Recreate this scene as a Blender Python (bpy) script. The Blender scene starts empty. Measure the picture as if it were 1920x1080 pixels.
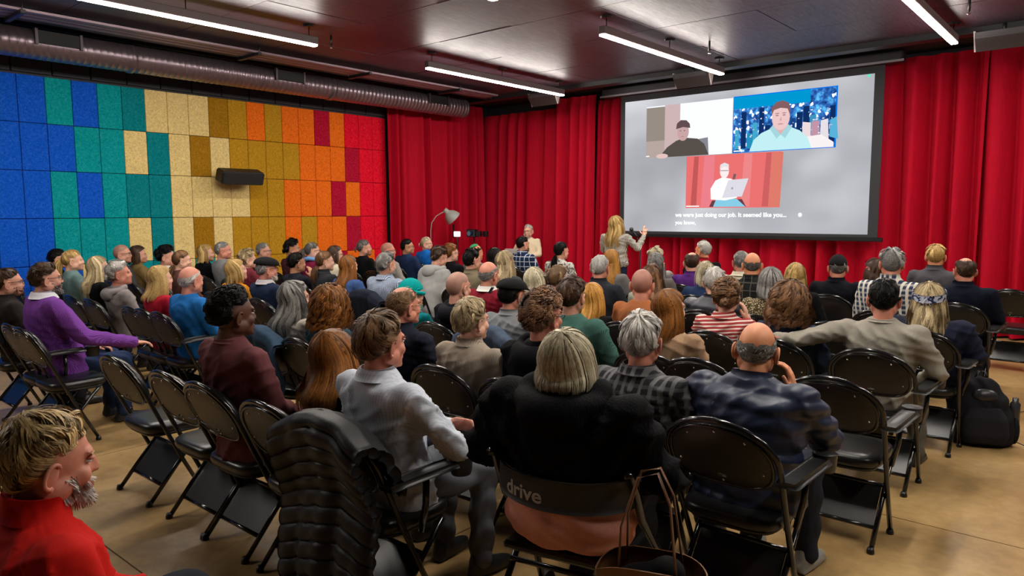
import bpy, math, random
import numpy as np
from mathutils import Matrix, Vector
S = bpy.context.scene
COL = S.collection
rnd = random.Random(7)
# ------------------------------------------------------------------ camera, world, exposure
FPX, HC = 1362.0, 1.68
def _rot(y, p, r):
    cy, sy, cp, sp = math.cos(y), math.sin(y), math.cos(p), math.sin(p)
    fwd = np.array([-sy*cp, cy*cp, -sp]); right = np.array([cy, sy, 0.]); up = np.cross(right, fwd)
    c, s = math.cos(r), math.sin(r)
    return np.array([c*right+s*up, -s*right+c*up, fwd])
RC = _rot(math.radians(40.43), math.radians(5.93), math.radians(-0.21))
CAMP = np.array([0, 0, HC])
cam = bpy.data.cameras.new('camera'); camo = bpy.data.objects.new('camera', cam); COL.objects.link(camo)
cam.sensor_width = 36; cam.lens = FPX/1920*36; cam.clip_end = 100; cam.clip_start = .05
m = Matrix(((RC[0][0], RC[1][0], -RC[2][0], 0), (RC[0][1], RC[1][1], -RC[2][1], 0), (RC[0][2], RC[1][2], -RC[2][2], HC), (0, 0, 0, 1)))
camo.matrix_world = m
S.camera = camo
w = bpy.data.worlds.new('world'); S.world = w; w.use_nodes = True
w.node_tree.nodes['Background'].inputs[0].default_value = (.5, .48, .5, 1)
w.node_tree.nodes['Background'].inputs[1].default_value = .004
S.view_settings.view_transform = 'Standard'; S.view_settings.look = 'None'
S.view_settings.gamma = 1; S.view_settings.use_curve_mapping = False
S.view_settings.exposure = 0.68
LAMP_STRENGTH = 75.0
def ray(u, v): return RC.T @ np.array([(u-960)/FPX, -(v-540)/FPX, 1.])
def aty(u, v, y): d = ray(u, v); return CAMP+d*y/d[1]
def atz(u, v, z): d = ray(u, v); return CAMP+d*(z-HC)/d[2]

# ------------------------------------------------------------------ materials
MATS = {}
def L3(c): return (c[0], c[1], c[2], 1)
def newmat(name):
    mt = bpy.data.materials.new(name); mt.use_nodes = True
    nt = mt.node_tree; b = nt.nodes['Principled BSDF']
    return mt, nt, b
def node(nt, t, **k):
    n = nt.nodes.new(t)
    for a, v in k.items():
        if a.startswith('i_'): n.inputs[a[2:].replace('_', ' ')].default_value = v
        else: setattr(n, a, v)
    return n
def coords(nt, sc=(1, 1, 1), kind='Object', rot=(0, 0, 0)):
    tc = node(nt, 'ShaderNodeTexCoord'); mp = node(nt, 'ShaderNodeMapping')
    mp.inputs['Scale'].default_value = sc; mp.inputs['Rotation'].default_value = rot
    nt.links.new(tc.outputs[kind], mp.inputs[0]); return mp.outputs[0]
def mixc(nt, fac, a, b, mode='MIX'):
    n = node(nt, 'ShaderNodeMix', data_type='RGBA', blend_type=mode)
    for s, x in ((0, fac), (6, a), (7, b)):
        if hasattr(x, 'is_linked'): nt.links.new(x, n.inputs[s])
        else: n.inputs[s].default_value = x if s == 0 else (L3(x) if len(x) == 3 else x)
    return n.outputs[2]
def ramp(nt, fac, stops, interp='LINEAR'):
    n = node(nt, 'ShaderNodeValToRGB'); cr = n.color_ramp; cr.interpolation = interp
    while len(cr.elements) < len(stops): cr.elements.new(.5)
    for e, (p, c) in zip(cr.elements, stops):
        e.position = p; e.color = L3(c) if not isinstance(c, (int, float)) else (c, c, c, 1)
    nt.links.new(fac, n.inputs[0]); return n.outputs[0]
def bump(nt, b, h, strength, dist=.01):
    n = node(nt, 'ShaderNodeBump'); n.inputs['Strength'].default_value = strength; n.inputs['Distance'].default_value = dist
    nt.links.new(h, n.inputs['Height']); nt.links.new(n.outputs[0], b.inputs['Normal'])
def noise(nt, co, scale, detail=3, rough=.55, dist=0):
    n = node(nt, 'ShaderNodeTexNoise'); n.inputs['Scale'].default_value = scale; n.inputs['Detail'].default_value = detail
    n.inputs['Roughness'].default_value = rough; n.inputs['Distortion'].default_value = dist
    nt.links.new(co, n.inputs['Vector']); return n.outputs[0]
def wave(nt, co, scale, dirn='X', dist=0, prof='SIN'):
    n = node(nt, 'ShaderNodeTexWave', bands_direction=dirn, wave_profile=prof); n.inputs['Scale'].default_value = scale
    n.inputs['Distortion'].default_value = dist; nt.links.new(co, n.inputs['Vector']); return n.outputs[1]
def plain(name, c, rough=.5, metal=0, spec=.5, nz=0, nsc=20, bmp=0, coat=0):
    key = (name, c, rough)
    if key in MATS: return MATS[key]
    mt, nt, b = newmat(name)
    b.inputs['Base Color'].default_value = L3(c); b.inputs['Roughness'].default_value = rough
    b.inputs['Metallic'].default_value = metal; b.inputs['Specular IOR Level'].default_value = spec
    b.inputs['Coat Weight'].default_value = coat
    if nz or bmp:
        n = noise(nt, coords(nt), nsc, 4)
        if nz: nt.links.new(mixc(nt, n, tuple(x*(1-nz) for x in c), tuple(min(1, x*(1+nz)) for x in c)), b.inputs['Base Color'])
        if bmp: bump(nt, b, n, bmp, .005)
    MATS[key] = mt; return mt
def emit(name, c, s=1):
    key = (name, c, s)
    if key in MATS: return MATS[key]
    mt = bpy.data.materials.new(name); mt.use_nodes = True; nt = mt.node_tree; nt.nodes.clear()
    e = node(nt, 'ShaderNodeEmission'); e.inputs[0].default_value = L3(c); e.inputs[1].default_value = s*(.66 if s < 5 else 1)
    o = node(nt, 'ShaderNodeOutputMaterial'); nt.links.new(e.outputs[0], o.inputs[0]); MATS[key] = mt; return mt
def cloth(kind, c, c2=(.8, .8, .8)):
    key = ('cloth', kind, c, c2)
    if key in MATS: return MATS[key]
    mt, nt, b = newmat('fabric_'+kind)
    b.inputs['Roughness'].default_value = .85; b.inputs['Specular IOR Level'].default_value = .12
    
    co = coords(nt); col = None
    big = noise(nt, coords(nt, (1, 1, .55), rot=(.4, .3, .2)), 6, 2, .5, .8)
    fine = noise(nt, co, 220, 2)
    h = big; st = .45; ds = .03
    dk = tuple(x*.78 for x in c); lt = tuple(min(1, x*1.2) for x in c)
    col = mixc(nt, fine, dk, lt)
    if kind == 'knit':
        wv = wave(nt, co, 60, 'X', .6); wz = wave(nt, co, 40, 'Z', .5)
        col = mixc(nt, wv, tuple(x*.6 for x in c), lt)
        ad = node(nt, 'ShaderNodeMath', operation='MULTIPLY_ADD'); nt.links.new(wv, ad.inputs[0]); ad.inputs[1].default_value = .12; nt.links.new(big, ad.inputs[2]); h = ad.outputs[0]
    elif kind in ('plaid', 'check'):
        sc = 7.5 if kind == 'plaid' else 26
        a = wave(nt, coords(nt, rot=(0, 0, .25)), sc, 'X'); z = wave(nt, co, sc, 'Z')
        e = (.62, .64) if kind == 'plaid' else (.45, .55)
        sa = ramp(nt, a, [(e[0]-.1, 0.), (e[1]+.1, 1.)]); sz = ramp(nt, z, [(e[0]-.1, 0.), (e[1]+.1, 1.)])
        m1 = mixc(nt, .5, sa, sz, 'ADD'); rr = ramp(nt, m1, [(.1, c), (.55, tuple((p+q)/2 for p, q in zip(c, c2))), (.95, c2)])
        col = rr
    elif kind == 'window':     # dark shirt with thin pale grid lines
        a = wave(nt, co, 4.2, 'X'); z = wave(nt, co, 4.2, 'Z')
        mx = node(nt, 'ShaderNodeMath', operation='MAXIMUM'); nt.links.new(a, mx.inputs[0]); nt.links.new(z, mx.inputs[1])
        col = ramp(nt, mx.outputs[0], [(.95, c), (.985, c2)])
    elif kind == 'stripe':
        z = wave(nt, coords(nt, rot=(0, .12, 0)), 13, 'Z', .3)
        col = ramp(nt, z, [(.64, c), (.72, c2)])
    elif kind == 'leopard':
        v = node(nt, 'ShaderNodeTexVoronoi'); v.inputs['Scale'].default_value = 85; nt.links.new(co, v.inputs['Vector'])
        col = ramp(nt, v.outputs[0], [(.28, c2), (.42, c)])
    elif kind == 'tweed':
        a = wave(nt, co, 30, 'X'); z = wave(nt, co, 30, 'Z')
        m1 = mixc(nt, .5, a, z, 'MULTIPLY'); col = ramp(nt, m1, [(.2, c), (.5, c2)])
    elif kind == 'pattern':
        n2 = noise(nt, co, 30, 2, .6, .5); col = ramp(nt, n2, [(.45, c), (.52, c2)], 'LINEAR')
    elif kind == 'denim':
        n2 = noise(nt, co, 9, 4); col = mixc(nt, n2, tuple(x*.5 for x in c), tuple(min(1, x*1.5) for x in c))
    elif kind == 'puffer':
        b.inputs['Roughness'].default_value = .45; b.inputs['Specular IOR Level'].default_value = .5
        z = wave(nt, coords(nt, (1, 1, 1)), 3.0, 'Z', .4)
        ad = node(nt, 'ShaderNodeMath', operation='MULTIPLY_ADD'); nt.links.new(z, ad.inputs[0]); ad.inputs[1].default_value = .5; nt.links.new(big, ad.inputs[2]); h = ad.outputs[0]
    elif kind == 'fur':
        b.inputs['Roughness'].default_value = .75
        b.inputs['Specular IOR Level'].default_value = .08
        n2 = noise(nt, coords(nt, (1, 1, .4)), 120, 4, .6); col = mixc(nt, n2, tuple(x*.4 for x in c), tuple(min(1, x*1.8) for x in c)); h = n2; st = .6; ds = .008
    elif kind == 'leather':
        b.inputs['Roughness'].default_value = .38; b.inputs['Specular IOR Level'].default_value = .5
    nt.links.new(col, b.inputs['Base Color'])
    bump(nt, b, h, st, ds)
    MATS[key] = mt; return mt
def skinmat(c):
    key = ('skin', c)
    if key in MATS: return MATS[key]
    mt, nt, b = newmat('skin'); b.inputs['Roughness'].default_value = .5
    n = noise(nt, coords(nt), 24, 5, .6)
    nt.links.new(mixc(nt, n, tuple(x*f for x, f in zip(c, (.8, .68, .62))), tuple(min(1, x*f) for x, f in zip(c, (1.2, 1.15, 1.15)))), b.inputs['Base Color'])
    b.inputs['Subsurface Weight'].default_value = 0; b.inputs['Specular IOR Level'].default_value = .45
    f = noise(nt, coords(nt), 160, 3); bump(nt, b, f, .12, .003)
    MATS[key] = mt; return mt
def hairmat(d, l):
    key = ('hair', d, l)
    if key in MATS: return MATS[key]
    mt, nt, b = newmat('hair'); b.inputs['Roughness'].default_value = .42; b.inputs['Specular IOR Level'].default_value = .22 if sum(l) > .12 else .08
    at = node(nt, 'ShaderNodeAttribute', attribute_name='tint')
    n = noise(nt, coords(nt), 90, 2)
    f = mixc(nt, .35, at.outputs['Color'], n)
    nt.links.new(mixc(nt, ramp(nt, f, [(.25, 0.), (.78, 1.)]), d, l), b.inputs['Base Color'])  # tint contrast widened to paint lit and shaded locks into the colour
    MATS[key] = mt; return mt
M_EYE = plain('eye_white', (.75, .73, .7), .2); M_IRIS = plain('eye_iris', (.03, .02, .015), .15)
LIPS = plain('lips', (.42, .13, .11), .45)
M_BLACK = plain('black_plastic', (.007, .007, .008), .35); M_FRAME = plain('black_gloss_tube', (.006, .006, .007), .18, coat=.3)
M_SHELL = plain('black_textured_shell', (.011, .0105, .0095), .36, bmp=.25, nsc=260)
M_VINYL = plain('black_vinyl_padding', (.009, .009, .0095), .3, bmp=.12, nsc=55)
M_PANEL = plain('black_powder_coat_panel', (.010, .010, .011), .3)
M_CHROME = plain('bright_steel', (.7, .7, .7), .2, 1)
M_WHITE = plain('off_white', (.75, .75, .73), .5)

# ------------------------------------------------------------------ mesh helpers
def mesh(name, V, F, smooth=True, attr=None, mats=None, midx=None):
    me = bpy.data.meshes.new(name)
    V = np.asarray(V, np.float32).reshape(-1, 3)
    if isinstance(F, np.ndarray):
        k = F.shape[1]; me.vertices.add(len(V)); me.vertices.foreach_set('co', V.ravel())
        me.loops.add(F.size); me.loops.foreach_set('vertex_index', F.astype(np.int32).ravel())
        me.polygons.add(len(F)); me.polygons.foreach_set('loop_start', np.arange(0, F.size, k, dtype=np.int32))
        me.update(calc_edges=True)
    else:
        me.from_pydata(V.tolist(), [], F)
    if smooth: me.polygons.foreach_set('use_smooth', np.ones(len(me.polygons), bool))
    if midx is not None: me.polygons.foreach_set('material_index', np.asarray(midx, np.int32))
    if attr is not None:
        a = me.color_attributes.new('tint', 'FLOAT_COLOR', 'POINT')
        c = np.repeat(np.asarray(attr, np.float32)[:, None], 4, 1); c[:, 3] = 1; a.data.foreach_set('color', c.ravel())
    for x in (mats or []): me.materials.append(x)
    me.update(); return me
def obj(name, me, mat=None, parent=None, loc=None, rotz=None):
    o = bpy.data.objects.new(name, me); COL.objects.link(o)
    if mat is not None and me is not None:
        if len(me.materials) == 0: me.materials.append(mat)
        elif me.materials[0] is not mat: o.material_slots[0].link = 'OBJECT'; o.material_slots[0].material = mat
    if parent: o.parent = parent
    if loc is not None: o.location = loc
    if rotz is not None: o.rotation_euler = (0, 0, rotz)
    return o
def tag(o, label, cat=None, group=None, kind=None):
    if label: o['label'] = label
    if cat: o['category'] = cat
    if group: o['group'] = group
    if kind: o['kind'] = kind
    return o
def thing(name, label, cat, loc=(0, 0, 0), rotz=0, group=None):
    o = bpy.data.objects.new(name, None); COL.objects.link(o); o.empty_display_size = .1
    o.location = loc; o.rotation_euler = (0, 0, rotz); return tag(o, label, cat, group)
def join(parts):
    Vs, Fs, n = [], [], 0
    for V, F in parts:
        V = np.asarray(V, float).reshape(-1, 3); Vs.append(V)
        Fs += [tuple(int(i)+n for i in f) for f in F]; n += len(V)
    return np.concatenate(Vs), Fs
def box(x0, x1, y0, y1, z0, z1, bev=0):
    if bev:
        return rbox((x0+x1)/2, (y0+y1)/2, (z0+z1)/2, (x1-x0)/2, (y1-y0)/2, (z1-z0)/2, bev)
    V = [(x, y, z) for x in (x0, x1) for y in (y0, y1) for z in (z0, z1)]
    return V, [(0, 1, 3, 2), (4, 6, 7, 5), (0, 4, 5, 1), (2, 3, 7, 6), (0, 2, 6, 4), (1, 5, 7, 3)]
def rbox(cx, cy, cz, hx, hy, hz, r):
    import itertools
    V = []; idx = {}
    for sx, sy, sz in itertools.product((-1, 1), repeat=3):
        for ax in range(3):
            p = [sx*(hx-r), sy*(hy-r), sz*(hz-r)]; h = (hx, hy, hz); s = (sx, sy, sz); p[ax] = s[ax]*h[ax]
            idx[(sx, sy, sz, ax)] = len(V); V.append((cx+p[0], cy+p[1], cz+p[2]))
    F = []
    for ax in range(3):
        b, c = (ax+1) % 3, (ax+2) % 3
        for s in (-1, 1):
            q = []
            for sb, sc_ in ((-1, -1), (1, -1), (1, 1), (-1, 1)):
                k = [0, 0, 0]; k[ax] = s; k[b] = sb; k[c] = sc_; q.append(idx[(k[0], k[1], k[2], ax)])
            F.append(tuple(q if s > 0 else q[::-1]))
            for s2 in (-1, 1):
                pass
    for ax in range(3):
        b, c = (ax+1) % 3, (ax+2) % 3
        for sb in (-1, 1):
            for sc_ in (-1, 1):
                def K(s, a):
                    k = [0, 0, 0]; k[ax] = s; k[b] = sb; k[c] = sc_; return idx[(k[0], k[1], k[2], a)]
                q = [K(-1, b), K(1, b), K(1, c), K(-1, c)]
                F.append(tuple(q if sb*sc_ > 0 else q[::-1]))
    for sx, sy, sz in itertools.product((-1, 1), repeat=3):
        q = [idx[(sx, sy, sz, a)] for a in range(3)]; F.append(tuple(q if sx*sy*sz > 0 else q[::-1]))
    return V, F
def tube(P, R, n=10, closed=False, cap=True, flat=1.0, up=None):
    P = np.asarray(P, float); K = len(P); R = np.full(K, R) if np.isscalar(R) else np.asarray(R, float)
    T = np.roll(P, -1, 0)-np.roll(P, 1, 0) if closed else np.gradient(P, axis=0)
    T /= np.linalg.norm(T, axis=1)[:, None]+1e-9
    u = np.array(up if up is not None else ((0, 0, 1) if abs(T[0][2]) < .9 else (1, 0, 0)), float)
    V = []
    for i in range(K):
        a = u-T[i]*(u@T[i]); a /= np.linalg.norm(a)+1e-9; b = np.cross(T[i], a)
        if up is None: u = a
        for j in range(n):
            t = 2*math.pi*j/n; V.append(P[i]+R[i]*(math.cos(t)*a*flat+math.sin(t)*b))
    F = []
    for i in range(K if closed else K-1):
        for j in range(n):
            i2 = (i+1) % K; F.append((i*n+j, i*n+(j+1) % n, i2*n+(j+1) % n, i2*n+j))
    if cap and not closed:
        F.append(tuple(range(n-1, -1, -1))); F.append(tuple((K-1)*n+j for j in range(n)))
    return np.array(V), F
def capsule(a, b, ra, rb, n=12):
    a, b = np.array(a, float), np.array(b, float); d = (b-a)/(np.linalg.norm(b-a)+1e-9)
    P, R = [], []
    for t in (1, .85, .5): P.append(a-d*ra*t*.98); R.append(ra*math.sqrt(max(.0004, 1-t*t)))
    for k in range(5): t = k/4; P.append(a+(b-a)*t); R.append(ra+(rb-ra)*t)
    for t in (.5, .85, 1): P.append(b+d*rb*t*.98); R.append(rb*math.sqrt(max(.0004, 1-t*t)))
    return tube(P, R, n)
def loft(rings, n=24, pw=2.0):
    V = []; F = []
    for (cx, cy, cz, rx, ry) in rings:
        for j in range(n):
            t = 2*math.pi*j/n; c, s = math.cos(t), math.sin(t)
            V.append((cx+rx*math.copysign(abs(c)**(2/pw), c), cy+ry*math.copysign(abs(s)**(2/pw), s), cz))
    K = len(rings)
    for i in range(K-1):
        for j in range(n): F.append((i*n+j, i*n+(j+1) % n, (i+1)*n+(j+1) % n, (i+1)*n+j))
    F.append(tuple(range(n-1, -1, -1))); F.append(tuple((K-1)*n+j for j in range(n)))
    return np.array(V), F
def ell(c, r, n=16, k=10, rot=None):
    V = []; F = []
    for i in range(k+1):
        p = math.pi*i/k
        for j in range(n):
            t = 2*math.pi*j/n; V.append((r[0]*math.sin(p)*math.cos(t), r[1]*math.sin(p)*math.sin(t), r[2]*math.cos(p)))
    V = np.array(V)
    if rot is not None: V = V @ np.array(rot).T
    V += np.array(c)
    for i in range(k):
        for j in range(n): F.append((i*n+j, (i+1)*n+j, (i+1)*n+(j+1) % n, i*n+(j+1) % n))
    return V, F
def rx(a): c, s = math.cos(a), math.sin(a); return np.array([[1, 0, 0], [0, c, -s], [0, s, c]])
def ry(a): c, s = math.cos(a), math.sin(a); return np.array([[c, 0, s], [0, 1, 0], [-s, 0, c]])
def rz(a): c, s = math.cos(a), math.sin(a); return np.array([[c, -s, 0], [s, c, 0], [0, 0, 1]])
def gridfaces(a, b, wrap=False):
    i, j = np.meshgrid(np.arange(a-1), np.arange(b if wrap else b-1), indexing='ij'); j2 = (j+1) % b
    return np.stack([i*b+j, i*b+j2, (i+1)*b+j2, (i+1)*b+j], -1).reshape(-1, 4)
def slab(G, th):
    """a sheet (a,b,3) given real thickness th along its normals"""
    a, b, _ = G.shape
    du = np.gradient(G, axis=0); dv = np.gradient(G, axis=1); n = np.cross(du, dv); n /= np.linalg.norm(n, axis=2)[..., None]+1e-9
    V = np.concatenate([(G+n*th/2).reshape(-1, 3), (G-n*th/2).reshape(-1, 3)]); f = gridfaces(a, b); N = a*b
    F = [tuple(x) for x in f.tolist()]+[tuple((np.array(x[::-1])+N).tolist()) for x in f.tolist()]
    ring = [i*b for i in range(a)]+[(a-1)*b+j for j in range(1, b)]+[i*b+b-1 for i in range(a-2, -1, -1)]+[j for j in range(b-2, 0, -1)]
    for p, q in zip(ring, ring[1:]+ring[:1]): F.append((q, p, p+N, q+N))
    return V, F
def remesh(parts, voxel, smooth=3, lam=.5):
    V, F = join(parts); me = mesh('tmp', V, F); o = bpy.data.objects.new('tmp', me); COL.objects.link(o)
    md = o.modifiers.new('r', 'REMESH'); md.mode = 'VOXEL'; md.voxel_size = voxel; md.use_smooth_shade = True
    dg = bpy.context.evaluated_depsgraph_get(); m2 = bpy.data.meshes.new_from_object(o.evaluated_get(dg))
    V = np.empty(len(m2.vertices)*3, np.float32); m2.vertices.foreach_get('co', V); V = V.reshape(-1, 3).astype(float)
    E = np.empty(len(m2.edges)*2, np.int32); m2.edges.foreach_get('vertices', E); E = E.reshape(-1, 2)
    Fq = [tuple(p.vertices) for p in m2.polygons]
    cnt = np.bincount(E.ravel(), minlength=len(V))[:, None]
    for _ in range(smooth):
        A = np.zeros_like(V); np.add.at(A, E[:, 0], V[E[:, 1]]); np.add.at(A, E[:, 1], V[E[:, 0]])
        V = V+lam*(A/np.maximum(cnt, 1)-V)
    bpy.data.objects.remove(o); bpy.data.meshes.remove(me); bpy.data.meshes.remove(m2)
    Fq = [f if len(f) == 4 else f+(f[-1],) for f in Fq]
    if all(len(set(f)) == 4 for f in Fq): Fq = np.array(Fq, np.int32)
    return V, Fq
def normals(V, F):
    F = np.asarray([f[:4] for f in F]) if not isinstance(F, np.ndarray) else F
    n = np.cross(V[F[:, 2]]-V[F[:, 0]], V[F[:, 3]]-V[F[:, 1]]); N = np.zeros_like(V)
    for k in range(4): np.add.at(N, F[:, k], n)
    return N/(np.linalg.norm(N, axis=1)[:, None]+1e-12)

# ------------------------------------------------------------------ the room
XW, YW, ZC = -10.53, 11.41, 3.85
XR, YB = 4.2, -4.2
def struct(name, parts, mat, parent=None, smooth=False, label=None):
    V, F = join(parts); o = obj(name, mesh(name, V, F, smooth), mat, parent)
    if parent is None: o['kind'] = 'structure'
    return o
# floor: polished tan concrete cast in bays
mt, nt, b = newmat('polished_concrete'); co = coords(nt)
n1 = noise(nt, co, 1.1, 6, .62, .6); n2 = noise(nt, co, 14, 5, .6)
c1 = ramp(nt, n1, [(.3, (.15, .088, .034)), (.52, (.33, .205, .08)), (.72, (.50, .33, .135))])
nt.links.new(mixc(nt, .35, c1, ramp(nt, n2, [(.3, (.24, .14, .05)), (.7, (.54, .35, .14))])), b.inputs['Base Color'])
nt.links.new(ramp(nt, n1, [(.3, .3), (.7, .5)]), b.inputs['Roughness']); bump(nt, b, n2, .08, .004)
M_FLOOR = mt
fl = struct('floor', [box(XW-.3, XR, YB, YW+.4, -.12, -.006)], plain('joint_filler', (.09, .06, .035), .8))
xs = [XW-.3, -8.2, -5.4, -2.6, .2, XR]; ys = [YB, -1.6, 1.35, 4.3, 7.25, 10.2, YW+.4]
for i in range(5):
    for j in range(6):
        V, F = join([box(xs[i]+.004, xs[i+1]-.004, ys[j]+.004, ys[j+1]-.004, -.1, 0)])
        obj('concrete_bay', mesh('concrete_bay', V, F, False), M_FLOOR, fl)
# walls
M_DARKWALL = plain('dark_painted_wall', (.022, .02, .024), .7, nz=.2, nsc=8)
wl = struct('wall_left', [box(XW-.3, XW-.03, YB, YW+.3, 0, 4.2)], M_DARKWALL)
struct('wall_back', [box(XW-.3, XR, YW+.2, YW+.4, 0, 4.2)], M_DARKWALL)
struct('wall_right', [box(XR, XR+.2, YB, YW+.4, 0, 4.2)], M_DARKWALL)
struct('wall_rear', [box(XW-.3, XR+.2, YB-.2, YB, 0, 4.2)], M_DARKWALL)
# ceiling of dark sheathing boards
mt, nt, b = newmat('dark_stained_boards'); co = coords(nt, (1, 1, 1)); n1 = noise(nt, co, 2.2, 6, .6, 1); n2 = noise(nt, coords(nt, (30, 2, 1)), 3, 5, .7)
nt.links.new(mixc(nt, n1, (.022, .014, .021), (.065, .040, .056)), b.inputs['Base Color']); nt.links.new(ramp(nt, n2, [(.3, .33), (.7, .55)]), b.inputs['Roughness']); bump(nt, b, n2, .25, .004)
M_CEIL = mt
ce = struct('ceiling', [box(XW-.3, XR+.2, YB-.2, YW+.4, ZC+.02, 4.3)], plain('black_joint', (.006, .005, .006), .8))
y = 10.35; r = 0
while y > YB:
    x = -9.35-(r % 2)*1.22
    while x < XR:
        x0, x1 = max(x, -9.35), min(x+2.44, XR)
        if x1-x0 > .1:
            dz = rnd.uniform(0, .006); V, F = join([box(x0+.005, x1-.005, max(y-1.22, YB)+.005, y-.005, ZC+dz, ZC+.03)])
            obj('ceiling_board', mesh('ceiling_board', V, F, False), M_CEIL, ce)
        x += 2.44
    y -= 1.22; r += 1
struct('trim_1', [box(XW, XR, 10.35, 10.55, 3.78, 3.9)], plain('black_steel', (.012, .012, .014), .45))
struct('trim_2', [box(-9.45, -9.30, YB, 10.4, 3.8, 3.9)], plain('black_steel', (.012, .012, .014), .45))
# coloured acoustic panels on the left wall
def panelmat(name, c):
    mt, nt, b = newmat(name); b.inputs['Roughness'].default_value = .95; b.inputs['Specular IOR Level'].default_value = .1
    oi = node(nt, 'ShaderNodeObjectInfo'); tc = node(nt, 'ShaderNodeTexCoord'); ad = node(nt, 'ShaderNodeVectorMath', operation='ADD')
    nt.links.new(tc.outputs['Object'], ad.inputs[0]); nt.links.new(oi.outputs['Location'], ad.inputs[1])
    n = noise(nt, ad.outputs[0], 42, 4, .65, 1.2); n2 = noise(nt, ad.outputs[0], 6, 3)
    cc = ramp(nt, n, [(.36, tuple(x*.66 for x in c)), (.5, c), (.66, tuple(min(1, x*1.2+.03) for x in c))])
    nt.links.new(mixc(nt, .25, cc, mixc(nt, n2, tuple(x*.75 for x in c), tuple(min(1, x*1.15) for x in c))), b.inputs['Base Color']); bump(nt, b, n, .6, .01)
    return mt
PC = {'B': (.004, .10, .62), 'T': (0, .31, .33), 'D': (0, .22, .25), 'C': (.83, .62, .25), 'M': (.50, .26, .012), 'O': (.36, .17, .006), 'R': (.86, .16, .008), 'X': (.44, .004, .03), 'r': (.78, .004, .025)}
PN = {'B': 'blue', 'T': 'teal', 'D': 'deep_teal', 'C': 'cream', 'M': 'mustard', 'O': 'ochre', 'R': 'orange', 'X': 'crimson', 'r': 'red'}
PM = {k: panelmat('acoustic_panel_'+PN[k], c) for k, c in PC.items()}
ROWS = ["BBTBTDCCCOMRMRRXRrrr", "BBBTTCDCOCMMMMRRRXrr", "BBTBTDDCCCCMMRRRXRrr", "BBTTTCDCOCMMMRMRRXrr", "BBBCTTDCTCMOMMRRXRRr", "BBTTBTDCCCOMMRRRXrrr"]
zt = [3.40, 2.815, 2.225, 1.625, 1.02, .42, .06]
V, F = join([box(-.03, .035, -.1495, .1495, -.2965, .2965, .006)]); PME = mesh('acoustic_panel', V, F, False); PME.materials.append(PM['B'])
for r, row in enumerate(ROWS):
    row = "BTBBBB"[r % 3:]+row if False else row
    zc, hh = (zt[r]+zt[r+1])/2, zt[r]-zt[r+1]
    for c in range(-7, 20):
        k = row[c] if c >= 0 else ('T' if (c*7+r*5) % 9 == 0 else 'B')
        o = obj('acoustic_panel', PME, PM[k], wl); o.location = (XW-.035, 8.80-.305*(19-c)-.1525, zc); o.scale = (1, 1, (hh-.006)/.593)
# dark boards above the panels
V, F = join([box(-.03, .05, -.218, .218, -.19, .19, .006)]); DME = mesh('dark_board', V, F, False)
for k in range(16):
    o = obj('dark_board', DME, plain('black_acoustic_board', (.02, .022, .028), .8, nz=.2), wl); o.location = (XW-.03, 8.80-.45*k-.225, 3.615)

# curtains: heavy red velvet hung in deep pleats
mt, nt, b = newmat('red_velvet'); b.inputs['Roughness'].default_value = .8; b.inputs['Specular IOR Level'].default_value = .15
n = noise(nt, coords(nt, (1, 1, .15)), 40, 3); n2 = noise(nt, coords(nt), 300, 2)
nt.links.new(mixc(nt, n, (.34, .001, .013), (.54, .002, .023)), b.inputs['Base Color']); pass
bump(nt, b, n2, .2, .003); M_RED = mt
def curtain(label, p0, p1, ztop, zbot, seed, amp=.17, wl_=.27, out=(0, -1)):
    rg = np.random.default_rng(seed); p0, p1 = np.array(p0, float), np.array(p1, float); Ln = np.linalg.norm(p1-p0)
    nu = int(Ln/.018); nz = 22; s = np.linspace(0, Ln, nu); zz = np.linspace(ztop, zbot, nz)
    warp = s.copy(); 
    for k in range(5): warp += rg.uniform(.02, .06)*np.sin(2*np.pi*s/rg.uniform(.5, 1.7)+rg.uniform(0, 6))
    G = np.zeros((nz, nu, 3)); am = .6+.5*np.sin(s*rg.uniform(1.5, 3)+rg.uniform(0, 6))**2
    for i, z in enumerate(zz):
        t = i/(nz-1); ph = 2*np.pi*warp/wl_+.5*t*np.sin(s*1.7+seed)
        w_ = np.sin(ph+.35*np.sin(ph)); w_ = 1-2*np.abs(np.sin(ph/2))**.62*(1-.18*np.cos(ph)); w_ = -w_*.9
        off = amp*am*(.55+.45*t**.6)*w_+.025*t*np.sin(s*4.3+seed)+.012*np.sin(ph*2.3+seed)
        if i == 0: off *= .6
        ux = s+.03*t*np.cos(ph)
        G[i, :, 0] = p0[0]+(p1-p0)[0]/Ln*ux+out[0]*off; G[i, :, 1] = p0[1]+(p1-p0)[1]/Ln*ux+out[1]*off; G[i, :, 2] = z
    cx = G.mean((0, 1)); cx[2] = zbot
    f = gridfaces(nz, nu); o = obj('curtain', mesh('curtain', G-cx, f), M_RED, loc=cx)
    tag(o, label, 'curtain', 'red velvet curtains')
    return o
curtain('red velvet curtain on the left wall beside the coloured panels', (XW+.12, 8.71), (XW+.12, 11.25), 3.84, .03, 3, out=(1, 0), amp=.15, wl_=.3)
curtain('red velvet curtain in the room corner behind the seated presenter', (-10.42, YW-.02), (-8.35, YW-.02), 3.66, .03, 5, wl_=.3)
curtain('brightly lit red velvet curtain gathered left of the projection screen', (-8.45, YW-.2), (-7.55, YW-.16), 3.8, .03, 11, amp=.15, wl_=.24)
curtain('red velvet curtain showing between the gathered curtain and screen edge', (-7.6, YW), (-6.2, YW), 3.72, .03, 13, wl_=.28)
curtain('red velvet curtain hanging behind the left half of the screen', (-6.25, YW+.04), (-4.4, YW+.04), 3.72, .03, 17, wl_=.33)
curtain('red velvet curtain hanging behind the right half of the screen', (-4.45, YW+.04), (-2.75, YW+.04), 3.72, .03, 19, wl_=.36)
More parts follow.
